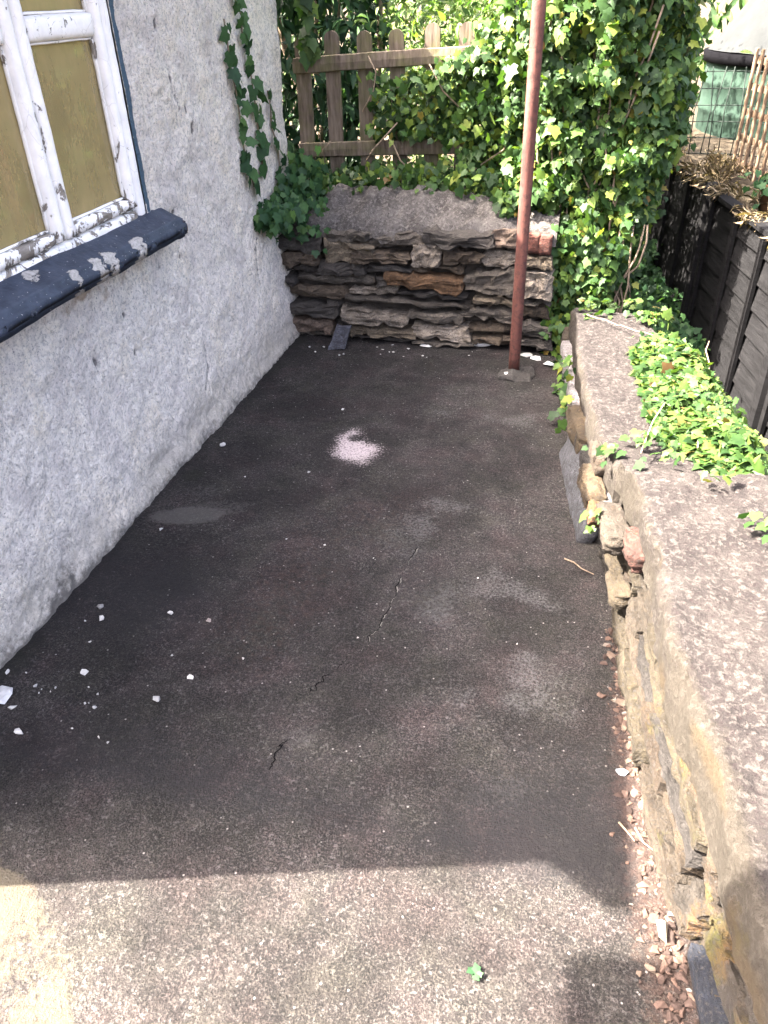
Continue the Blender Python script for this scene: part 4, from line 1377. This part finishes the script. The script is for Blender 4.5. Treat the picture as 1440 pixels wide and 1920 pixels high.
    stems(T2, lines, 0.004)


build_ivy_bush()


# --- creeping ivy on the right wall
def in_poly(P, poly):
    x, y = P[:, 0], P[:, 1]
    c = np.zeros(len(P), bool)
    n = len(poly)
    for i in range(n):
        x1, y1 = poly[i][:2]
        x2, y2 = poly[(i + 1) % n][:2]
        c ^= ((y1 > y) != (y2 > y)) & (x < (x2 - x1) * (y - y1) / (y2 - y1 + 1e-12) + x1)
    return c


def build_wall_top_ivy():
    T = thing('ivy', 'bright yellow-green ivy mat sprawling over the outer side of the right-hand wall', 'ivy', (0.5, 2.7, 0.3))
    poly = [gp(a, b, 0.31) for a, b in ((1186, 655), (1225, 622), (1270, 612), (1340, 640), (1425, 715), (1500, 800), (1560, 960), (1440, 925), (1380, 900), (1330, 868), (1262, 838), (1215, 770), (1205, 715))]
    poly = np.array(poly)
    lo, hi = poly.min(0), poly.max(0)
    n = 7500
    P = np.stack([rng.uniform(lo[0], hi[0], n), rng.uniform(lo[1], hi[1], n), np.zeros(n)], -1)
    P[:, :2] += 0.02 * np.stack([fbm(P, 9, 2, 5), fbm(P, 9, 2, 6)], -1)
    P = P[in_poly(P, poly)]
    dist = seg_dist(P[:, :2], [tuple(v) for v in poly] + [tuple(poly[0])])
    mound = 0.11 * sstep(0.0, 0.16, dist) * (0.6 + 0.5 * fbm(P, 6, 2, 7))
    outer = np.maximum(P[:, 0] - ro(P[:, 1]), 0)
    P[:, 2] = 0.30 + mound * rng.uniform(0.35, 1.0, len(P)) - outer * 0.9 + 0.09 * (P[:, 1] < NEAR_END)
    N = np.tile(np.array([-0.05, -0.15, 1.0]), (len(P), 1))
    S = np.clip(0.030 * np.exp(rng.normal(0, 0.3, len(P))), 0.015, 0.05)
    # scattered sprigs
    ex = []
    for (px, py, z, sp, k) in ((1110, 575, 0.29, 0.05, 16), (1150, 590, 0.29, 0.05, 14), (1195, 575, 0.29, 0.05, 22), (1225, 600, 0.29, 0.05, 40), (1100, 600, 0.28, 0.02, 6), (1085, 690, 0.2, 0.03, 8), (1130, 860, 0.27, 0.03, 7),
                               (1150, 855, 0.29, 0.02, 6), (1200, 828, 0.31, 0.03, 10), (1235, 828, 0.33, 0.03, 8), (1125, 975, 0.24, 0.018, 5), (1112, 1000, 0.2, 0.01, 2), (1435, 995, 0.41, 0.03, 9),
                               (1325, 905, 0.41, 0.015, 3), (1365, 905, 0.41, 0.015, 3), (1275, 868, 0.41, 0.02, 3), (1240, 865, 0.41, 0.02, 3), (1200, 870, 0.40, 0.01, 2), (1045, 730, 0.02, 0.015, 2), (1215, 650, 0.31, 0.04, 12)):
        q = gp(px, py, z)
        for _ in range(k):
            ex.append(q + np.array([rng.normal(0, sp), rng.normal(0, sp), abs(rng.normal(0.01, 0.008)) + 0.012]))
    ex = np.array(ex)
    # hanging down the outer face into the passage
    m = 700
    y = rng.uniform(1.9, 3.6, m)
    Ph = np.stack([ro(y) + 0.02 + np.abs(rng.normal(0, 0.03, m)), y, rng.uniform(-0.25, 0.33, m)], -1)
    P = np.concatenate([P, ex, Ph])
    N = np.concatenate([N, np.tile(np.array([-0.1, -0.2, 1.0]), (len(ex), 1)), np.tile(np.array([1.0, 0, 0.5]), (m, 1))])
    S = np.concatenate([S, rng.uniform(0.020, 0.038, len(ex)), rng.uniform(0.03, 0.055, m)])
    leaf_plant(T, IVY, 'ivy', P, scatter_frames(N, 0.45, (-0.4, -0.6, 0.0)), S, MAT['ivy_light'])
    stems(T, [wiggle(gp(1280, 650, .33), gp(1200, 850, .33), 9, 0.012), wiggle(gp(1330, 640, .33), gp(1310, 840, .33), 9, 0.012), wiggle(gp(1230, 630, .32), gp(1100, 590, .31), 8, 0.008)], 0.0025)


build_wall_top_ivy()


# --- shaded growth down in the passage
def build_passage_plants():
    n = 2600
    y = rng.uniform(3.45, 6.2, n)
    fx = FP[0] + FDIR[0] / FDIR[1] * (y - FP[1]) - 0.03
    x0 = np.where(y < FAR_END, ro(y), 0.12)
    x = x0 + (fx - x0) * rng.random(n)
    P = np.stack([x, y, np.zeros(n)], -1)
    top = -0.30 + 0.42 * sstep(3.4, 4.4, y) + 0.20 * fbm(P, 4, 3, 841) - 0.15 * sstep(0.35, 0.7, x)
    P[:, 2] = top - np.abs(rng.normal(0, 0.10, n))
    B = scatter_frames(np.tile(np.array([-0.1, -0.5, 1.0]), (n, 1)), 0.6, (0.2, -0.6, -0.3))
    V, Fc = leaves_vf(IVY, P, B, rng.uniform(0.03, 0.06, n))
    tag(link('ground_cover', mesh_of('ground_cover', V, Fc, MAT['ivy_dark'])), 'dark leafy ground cover deep in the shaded passage beside the panel fence', 'ground cover', kind='stuff')


build_passage_plants()


# ------------------------------------------------------------------ dark panel fence on the right
def build_panel_fence():
    FZ = thing('panel_fence', 'dark lapped-board panel fence below the dry grass on the right', 'fence', (FP[0], FP[1], -0.9), rotz=math.atan2(FDIR[1], FDIR[0]))
    # local: +x along the fence (away), +y to the left (towards the yard), z up
    top, bot = 1.52, 0.0
    pitch, pw = 0.118, 1.22
    s0 = -2.9
    panel = 0
    while s0 < 3.6:
        nb = int((top - 0.03) / pitch)
        for k in range(nb + 1):
            z0 = k * pitch
            z1 = min(z0 + pitch + 0.014, top - 0.004)
            if z1 - z0 < 0.03:
                continue
            L = pw - 0.085
            V = np.array([(0, 0.016, z0), (L, 0.016, z0), (L, 0.002, z1), (0, 0.002, z1), (0, 0.026, z0), (L, 0.026, z0), (L, 0.008, z1), (0, 0.008, z1)])
            V[:, 2] += np.array([random.uniform(-.004, .004)] * 8)
            Fc = [(0, 1, 2, 3), (7, 6, 5, 4), (4, 5, 1, 0), (5, 6, 2, 1), (6, 7, 3, 2), (7, 4, 0, 3)]
            V[:, 0] += s0 + 0.0425
            link('board', mesh_of('board', V, Fc, MAT['panel'], False), FZ)
        for t in (0.0, 0.31, 0.62, 0.93):
            if t == 0.0:
                V, Fc = rough_box(s0 - 0.040, s0 + 0.040, -0.02, 0.062, bot, top + 0.05, 0.1, 0.003, 0.1, panel, 20)
                link('post', mesh_of('post', V, Fc, MAT['panel'], False), FZ)
            else:
                V, Fc = box_vf(s0 + t * pw - 0.018, s0 + t * pw + 0.018, 0.027, 0.045, bot + 0.02, top - 0.01)
                link('batten', mesh_of('batten', V, Fc, MAT['panel'], False), FZ)
        V, Fc = box_vf(s0 + 0.045, s0 + pw - 0.045, -0.012, 0.05, top - 0.002, top + 0.02)
        link('capping_rail', mesh_of('capping_rail', V, Fc, MAT['panel'], False), FZ)
        s0 += pw
        panel += 1


build_panel_fence()


def build_trellis():
    q = atX(1378, 290, 0.86)
    z0 = 0.56
    T = thing('trellis', 'tan square-lattice garden trellis standing on the bank at the right edge', 'trellis', (q[0], q[1], z0), rotz=math.atan2(-0.97, 0.24))
    w, hgt = 0.9, 0.66
    for k in range(11):
        x = k * 0.085
        V, Fc = rough_box(x - 0.013, x + 0.013, -0.008, 0.008, 0, hgt, 0.2, 0.002, 0.1, k, 20)
        link('upright', mesh_of('upright', V, Fc, MAT['trellis'], False), T)
    for k in range(5):
        z = 0.06 + k * 0.135
        V, Fc = rough_box(-0.02, w, 0.009, 0.025, z - 0.019, z + 0.019, 0.3, 0.002, 0.1, 20 + k, 20)
        link('crosspiece', mesh_of('crosspiece', V, Fc, MAT['trellis'], False), T)


build_trellis()


def ring_vf(prof, seg=56):
    prof = np.array(prof, float)
    V = []
    for k in range(seg):
        a = 2 * math.pi * k / seg
        V.append(np.stack([prof[:, 0] * math.cos(a), prof[:, 0] * math.sin(a), prof[:, 1]], -1))
    V = np.concatenate(V)
    n = len(prof)
    Fc = []
    for k in range(seg):
        k2 = (k + 1) % seg
        for i in range(n - 1):
            Fc.append((k * n + i, k2 * n + i, k2 * n + i + 1, k * n + i + 1))
    return V, Fc


def build_tank():
    c = (1.72, 7.1, 0.55)
    T = thing('garden_tank', 'round green tank with a black rim and pale domed cover beyond the trellis', 'tank', c)
    r, h = 0.95, 0.52
    V, Fc = ring_vf([(r, 0), (r, 0.17), (r + .008, 0.18), (r + .008, .20), (r, .21), (r, .35), (r + .008, .36), (r + .008, .38), (r, .39), (r, h)])
    link('body', mesh_of('body', V, Fc, MAT['green'], True), T)
    V, Fc = ring_vf([(r - .03, h - .02), (r + .03, h - .02), (r + .035, h + .045), (r - .03, h + .05)])
    link('rim', mesh_of('rim', V, Fc, MAT['black'], True), T)
    prof = [(r + 0.005, h + 0.052), (r - 0.02, h + 0.075)] + [((r - 0.02) * (1 - t), h + 0.075 + 1.2 * (1 - (1 - t) ** 1.25) * 0.9) for t in np.linspace(0.06, 0.985, 14)]
    V, Fc = ring_vf(prof)
    V[:, 2] += 0.012 * fbm(V, 5, 3, 2)
    link('cover', mesh_of('cover', V, Fc, MAT['cover'], True), T)
    # wire fence in front of it
    WF = thing('wire_fence', 'dark wire mesh fence in front of the green tank', 'fence', (0.45, 5.95, 0.55), rotz=math.atan2(-0.20, 1.0))
    for k in range(14):
        x = k * 0.062 + random.uniform(-.008, .008)
        V, Fc = tube_vf([(x, 0, 0), (x + random.uniform(-.02, .02), 0, 0.30), (x + random.uniform(-.02, .02), 0, 0.55)], 0.0035, 4)
        link('wire', mesh_of('wire', V, Fc, MAT['wire']), WF)
    for k in range(6):
        z = 0.04 + k * 0.095
        V, Fc = tube_vf([(-0.02, 0.004, z), (0.4, 0.004, z + 0.012), (0.86, 0.004, z)], 0.003, 4)
        link('wire', mesh_of('wire', V, Fc, MAT['wire']), WF)


build_tank()


def build_pot():
    q = gp(1437, 385, 0.60)
    T = thing('flower_pot', 'orange terracotta pot at the fence top by the picture edge', 'pot', (q[0] + 0.02, q[1], 0.58))
    V, Fc = ring_vf([(0.0, 0.0), (0.045, 0.0), (0.062, 0.10), (0.070, 0.10), (0.070, 0.125), (0.060, 0.125), (0.056, 0.09), (0.0, 0.09)], 28)
    link('body', mesh_of('body', V, Fc, MAT['pot']), T)
    P = np.array([q[0] + 0.02, q[1], 0.70]) + rng.normal(0, 0.05, (60, 3)) * np.array([1, 1, 0.6])
    leaf_plant(T, IVY, 'ivy', P, scatter_frames(np.tile(np.array([-.3, -.4, 1.0]), (60, 1)), 0.6), rng.uniform(0.03, 0.06, 60), MAT['ivy_dark'])


build_pot()


def build_straw():
    n = 9000
    s = rng.uniform(-1.2, 2.6, n)
    nrm = np.array([FDIR[1], -FDIR[0]])
    offn = rng.uniform(-0.01, 0.30, n)
    P = np.zeros((n, 3))
    P[:, :2] = FP + FDIR * s[:, None] + nrm * offn[:, None]
    clump = fbm(P, 5, 3, 861)
    k = clump > 0.12
    P, offn = P[k], offn[k]
    n = len(P)
    P[:, 2] = 0.60 + 0.03 * rng.random(n)
    over = offn < 0.07
    tip = np.stack([-nrm[0] * np.where(over, 1.0, 0.2), -nrm[1] * np.where(over, 1.0, 0.2), np.where(over, -0.5, 0.8)], -1) + rng.normal(0, 0.5, (n, 3))
    tip[over, 2] = -np.abs(tip[over, 2]) * 1.0
    P[over, 2] += 0.035
    P[over, :2] -= nrm * 0.035
    B = leaf_basis(rng.normal(0, 1, (n, 3)) + np.array([0, -0.5, 0.5]), tip)
    S = rng.uniform(0.03, 0.075, n)
    V0 = BLADE[0] * np.array([0.030, 1.0, 2.4])
    V, Fc = leaves_vf((V0, BLADE[1]), P, B, S)
    tag(link('dry_grass', mesh_of('dry_grass', V, Fc, MAT['straw'])), 'dry straw-coloured grass hanging over the top of the panel fence', 'grass', kind='stuff')


build_straw()


# ------------------------------------------------------------------ garden behind
def build_background():
    # bright tall weeds in the sun
    n = 20000
    c = np.stack([rng.uniform(-1.5, 0.6, 90), rng.uniform(4.55, 6.4, 90), rng.uniform(1.3, 2.2, 90)], -1)
    i = rng.integers(0, 90, n)
    P = c[i] + rng.normal(0, 1, (n, 3)) * np.array([0.20, 0.20, 0.0])
    P[:, 2] = 0.40 + (c[i, 2] - 0.30) * rng.random(n) ** 0.75
    k = ~((P[:, 0] < -1.35 + 0.25 * rng.random(n)) & (P[:, 1] < 5.6)) & ~((P[:, 0] > 0.25) & (P[:, 1] > 4.0))
    P = P[k]
    n = len(P)
    B = scatter_frames(np.tile(np.array([-0.3, -0.5, 0.8]), (n, 1)), 0.7, (0, -0.4, 0.5))
    S = rng.uniform(0.03, 0.075, n)
    V, Fc = leaves_vf(BLADE, P, B, S)
    tag(link('weeds', mesh_of('weeds', V, Fc, MAT['weed'])), 'tall bright green weeds in the sun behind the picket fence', 'weeds', kind='stuff')
    # dark shrub by the cottage corner; its leaf colour stands in for shade
    T = thing('shrub', 'dark shrub with shade in its leaf colour between the cottage corner and the bright weeds', 'shrub', (-1.55, 5.0, 0.4))
    n = 5200
    u = rng.normal(0, 1, (n, 3))
    u /= np.linalg.norm(u, axis=1, keepdims=True)
    rad = rng.uniform(0.55, 1.0, n) ** 0.6
    P = np.array([-1.75, 4.95, 1.45]) + u * rad[:, None] * np.array([0.52, 0.55, 1.25]) * (1 + 0.25 * fbm(u, 2.5, 2, 871))[:, None]
    P = P[P[:, 2] > 0.45]
    leaf_plant(T, BLADE, 'blade', P, scatter_frames(u[:len(P)] + np.array([0, -0.4, 0.5]), 0.5), rng.uniform(0.07, 0.13, len(P)), MAT['dark'], 200, 'crown')
    stems(T, [wiggle((-1.6 + dx, 5.1, 0.35), (-1.6 + 2.5 * dx, 5.05, 1.7), 7, 0.03) for dx in (-0.12, -0.03, 0.05, 0.14)], 0.018, 'trunk')
    # pale ivy sprig at the corner of the cottage
    T = thing('ivy', 'light green ivy sprigs hanging beside the far corner of the cottage', 'ivy', (-1.46, 4.15, 0.6))
    m = 60
    z = rng.uniform(1.28, 1.75, m)
    P = np.stack([-1.47 + 0.05 * rng.random(m) + 0.05 * (z > 1.2), 4.12 + 0.06 * rng.random(m), z], -1)
    leaf_plant(T, IVY, 'ivy', P, scatter_frames(np.tile(np.array([0.5, -1.0, 0.4]), (m, 1)), 0.4), rng.uniform(0.05, 0.085, m), MAT['ivy_light'])
    # hedge closing the garden
    n = 9000
    x = rng.uniform(-6.5, 5.5, n)
    z = rng.uniform(0.3, 3.6, n)
    P = np.stack([x, z * 0, z], -1)
    P[:, 1] = 8.6 + 0.5 * fbm(P, 1.4, 3, 881) + 0.25 * rng.random(n) + 0.25 * np.maximum(z - 2.4, 0)
    top = 3.1 + 0.5 * fbm(np.stack([x, x * 0, x * 0], -1), 0.9, 3, 882)
    P = P[z < top]
    n = len(P)
    B = scatter_frames(np.tile(np.array([-0.2, -1.0, 0.6]), (n, 1)), 0.6, (0, -0.2, -0.7))
    V, Fc = leaves_vf(BLADE, P, B, rng.uniform(0.10, 0.20, n))
    tag(link('hedge', mesh_of('hedge', V, Fc, MAT['ivy'])), 'tall green hedge closing the garden far behind the fence', 'hedge', kind='stuff')


build_background()


# ------------------------------------------------------------------ pole
def build_pole():
    q = gp(963, 697)
    T = thing('pole', 'rusty red-brown metal pole standing on the slab before the stone wall', 'pole', (q[0], q[1], 0))
    zs = np.linspace(-0.02, 2.3, 26)
    pts = np.stack([-0.010 * np.sin(zs * 0.9), 0 * zs, zs], -1)
    V, Fc = tube_vf(pts, 0.0265, 20)
    link('shaft', mesh_of('shaft', V, Fc, MAT['rust']), T)
    V, Fc = tube_vf([(0, 0, 2.3), (0, 0, 2.315), (0, 0, 2.325)], [0.030, 0.030, 0.018], 20)
    link('end_cap', mesh_of('end_cap', V, Fc, MAT['rust']), T)
    V, Fc = stone_vf((0.075, 0.075, 0.013), (0.015, -0.030, 0.002), 33, n=(16, 16, 4), rnd=0.65, amp=0.022, freq=22)
    link('footing', mesh_of('footing', V, Fc, MAT['stone']), T, (0.045, 0.042, 0.038))


build_pole()


# ------------------------------------------------------------------ bits lying on the slab
WHITE, GREYW, CREAM, SLATE, GREY = (0.42, 0.41, 0.385), (0.27, 0.27, 0.26), (0.20, 0.175, 0.135), (0.075, 0.08, 0.095), (0.20, 0.195, 0.185)


def bit(name, label, cat, px, py, wpx, dpx, h, c, ang=0.0, seed=1, group=None, tilt=0.0, rnd=0.25):
    q = gp(px, py)
    sc = project(q)[2] / F
    hx, hy = wpx * sc / 2, dpx * sc / 2 * 1.35
    V, Fc = shard_vf((hx * 1.1, hy * 1.1, h / 2), seed, 14)
    ca, sa = math.cos(ang), math.sin(ang)
    V = np.stack([V[:, 0] * ca - V[:, 1] * sa, V[:, 0] * sa + V[:, 1] * ca, V[:, 2] + V[:, 0] * tilt], -1)
    V[:, 2] -= V[:, 2].min() - 0.001
    o = link(name, mesh_of(name, V, Fc, MAT['chip'], False), None, c)
    o.location = (q[0], q[1], 0.0)
    return tag(o, label, cat, group)


BITS = [
    ('white chip alone at the foot of the cottage wall, below the window sill end', 418, 836, 13, 10, .014, WHITE, .3),
    ('tiny white chip beside the pale oval stain', 302, 995, 9, 7, .010, WHITE, 0),
    ('white chip touching a small grey stone near the wall foot', 191, 1161, 15, 10, .014, WHITE, .4),
    ('small grey stone behind a white chip near the wall foot', 189, 1139, 14, 10, .016, GREY, .1),
    ('small white chip on the darkest stain, right of the grey stone', 320, 1152, 11, 8, .011, WHITE, .2),
    ('small brownish grey stone on the slab left of the crack', 393, 1166, 11, 9, .012, (0.22, 0.19, 0.17), 0),
    ('largest white chip in the scatter on the left of the slab', 160, 1262, 20, 13, .016, WHITE, .7),
    ('white chip close to the left picture edge above the grey lump', 15, 1262, 9, 10, .012, WHITE, 0),
    ('flat pale grey lump cut by the left picture edge', 2, 1308, 42, 34, .022, (0.42, 0.42, 0.42), .6),
    ('slim white chip just below the pale grey lump', 24, 1329, 17, 7, .010, WHITE, .25),
    ('white jagged chip nearest the camera at the left edge', 37, 1374, 24, 10, .013, WHITE, .15),
    ('small white chip right of the pale grey lump', 67, 1288, 10, 7, .010, GREYW, .5),
    ('white chip on the slab left of the crack end', 357, 1272, 14, 10, .012, WHITE, .2),
    ('grey-white pointed chip between the wall scatter and the crack', 295, 1314, 20, 11, .014, GREYW, -.7),
    ('tiny white chip in front of the largest white chip', 178, 1328, 9, 5, .008, GREYW, 0),
    ('white speck-sized chip beyond the pale pink patch', 643, 769, 6, 5, .008, WHITE, 0),
    ('white chip standing against the stone wall left of the pole', 800, 649, 26, 14, .022, (0.62, 0.61, 0.57), .5),
    ('long white broken piece lying under the stone wall', 904, 650, 46, 12, .026, (0.68, 0.67, 0.64), .05),
    ('round white lump at the end of the long white piece', 927, 646, 16, 13, .028, (0.60, 0.58, 0.54), 0),
    ('pale grey flake behind the foot of the pole', 985, 668, 26, 14, .018, GREYW, .3),
    ('whitish flake right behind the pole foot, in the middle of three', 1005, 674, 20, 12, .016, (0.55, 0.56, 0.54), -.2),
    ('grey flake nearest the right wall in the far corner', 1032, 685, 24, 15, .020, (0.33, 0.35, 0.34), .2),
    ('white chip touching the front of the pole footing', 949, 706, 14, 12, .030, WHITE, .2),
    ('bluish grey flake at the shadow edge by the right wall', 1165, 1449, 26, 15, .016, (0.36, 0.42, 0.46), -.3),
    ('cream stone in the sunlit rubble at the right wall foot', 1241, 1752, 24, 34, .035, CREAM, .2),
]
for k, (lb, px, py, w, d, h, c, an) in enumerate(BITS):
    bit('stone_chip', lb, 'chip', px, py, w, d, h, c, an, 20 + k, 'loose chips on the slab')
r = random.Random(9)
for k in range(46):                                      # crumbs nothing tells apart
    if k < 20:
        px, py = r.uniform(560, 900), r.uniform(646, 672)
    elif k < 36:
        px, py = r.uniform(20, 330), r.uniform(1130, 1400)
    else:
        px, py = r.uniform(400, 1050), r.uniform(730, 1250)
    if px < 0 + (1230 - py) * 0.9 + 40:
        continue
    bit('crumb', 'tiny pale crumb of render on the dark slab', 'crumb', px, py, r.uniform(3, 6), r.uniform(2.5, 5), r.uniform(.004, .008), r.choice((WHITE, GREYW, (0.4, 0.38, 0.35))), r.uniform(0, 3), 80 + k,
        'tiny crumbs of render')

# slate leaning on the back wall
q = gp(637, 655)
V, Fc = stone_vf((0.042, 0.010, 0.055), (0, 0, 0), 3, n=(6, 3, 7), rnd=0.08, amp=0.010, freq=16, layered=0.003)
V[:, 0] += V[:, 2] * 0.25
V[:, 1] += V[:, 2] * 0.45
V[:, 2] -= V[:, 2].min()
o = link('slate', mesh_of('slate', V, Fc, MAT['stone'], False), None, (0.065, 0.068, 0.082))
o.location = (q[0], q[1] + 0.02, 0.0)
tag(o, 'dark blue-grey slate leaning against the foot of the end wall', 'slate')
# blue slate on edge at the near right corner
q0, q1 = gp(1300, 1785), gp(1345, 1990)
V, Fc = rough_box(-0.045, 0.045, -0.16, 0.16, 0.0, 0.045, 0.02, 0.004, 0.12, 8, 14)
V[:, 0] -= V[:, 1] * 0.12
V[:, 2] += 0.35 * np.maximum(V[:, 0], -0.03)
V[:, 2] -= V[:, 2].min()
o = link('slate', mesh_of('slate', V, Fc, MAT['stone'], False), None, (0.007, 0.009, 0.014))
o.location = (0.412, 0.70, 0.002)
tag(o, 'dark blue slab of slate at the wall foot in the bottom right corner', 'slate')

# green leaf fallen on the sunlit slab
q = gp(890, 1827)
for k, (dx, dy, s, a) in enumerate(((0, 0, 0.020, 0.3), )):
    T = thing('fallen_sprig', 'small green sprig lying alone on the sunlit slab', 'leaf', (q[0], q[1], 0.003))
    for (dx, dy, s, a) in ((0.004, 0.002, 0.017, 0.4), (-0.004, 0.004, 0.015, 2.2), (0.0, -0.005, 0.014, 4.0), (0.006, -0.003, 0.012, 5.2)):
        V = IVY[0] * s
        V = np.stack([V[:, 0] * math.cos(a) - V[:, 1] * math.sin(a) + dx, V[:, 0] * math.sin(a) + V[:, 1] * math.cos(a) + dy, V[:, 2] + 0.004 + 0.3 * V[:, 1]], -1)
        link('leaf', mesh_of('leaf', V, IVY[1], MAT['ivy_dark']), T)
# twigs
for lb, pts in (('thin pale twig on the shaded slab beside the right wall', [(1058, 1050), (1075, 1058), (1090, 1072), (1112, 1084)]),
                ('short dry stalk at the shadow edge by the right wall', [(1160, 1545), (1172, 1562), (1188, 1585)]),
                ('dry stalk in the sunlit rubble at the right wall foot', [(1190, 1555), (1205, 1585), (1222, 1602)])):
    P = np.array([gp(a, b) for a, b in pts])
    P[:, 2] = 0.006 + 0.01 * np.linspace(0, 1, len(P))
    V, Fc = tube_vf(P - P[0], np.linspace(0.0028, 0.0014, len(P)), 5)
    o = link('twig', mesh_of('twig', V, Fc, MAT['bark']))
    o.location = P[0]
    tag(o, lb, 'twig')


# rubble strip at the foot of the right wall
def build_rubble():
    parts = []
    r = random.Random(3)
    for k in range(900):
        y = r.uniform(0.55, 1.75)
        x = rb(y) - abs(r.gauss(0.0, 0.022 + 0.012 * (y < 1.15))) - 0.002
        s = abs(r.gauss(0, 0.0042)) + 0.002
        V, Fc = shard_vf((s * r.uniform(.8, 1.6), s * r.uniform(.8, 1.6), s * 0.7), k, 9)
        parts.append((V + np.array([x, y, s * 0.45]), Fc))
    V, Fc = join_vf(parts)
    m = M('rubble_bits')
    c = m.ramp(m.geo.outputs['Random Per Island'], [(0.0, (0.0236, 0.0173, 0.0152)), (0.4, (0.0473, 0.0326, 0.0273)), (0.75, (0.0709, 0.0462, 0.0357)), (0.95, (0.0892, 0.0709, 0.0551)), (1.0, (0.1680, 0.1575, 0.1417))])
    mm = m.done(c, 0.95, m.bump(m.noise(200, 3), 0.003, 0.6), 0.1)
    tag(link('gravel', mesh_of('gravel', V, Fc, mm, False)), 'reddish crumbled stone strewn along the foot of the right wall', 'rubble', kind='stuff')


build_rubble()
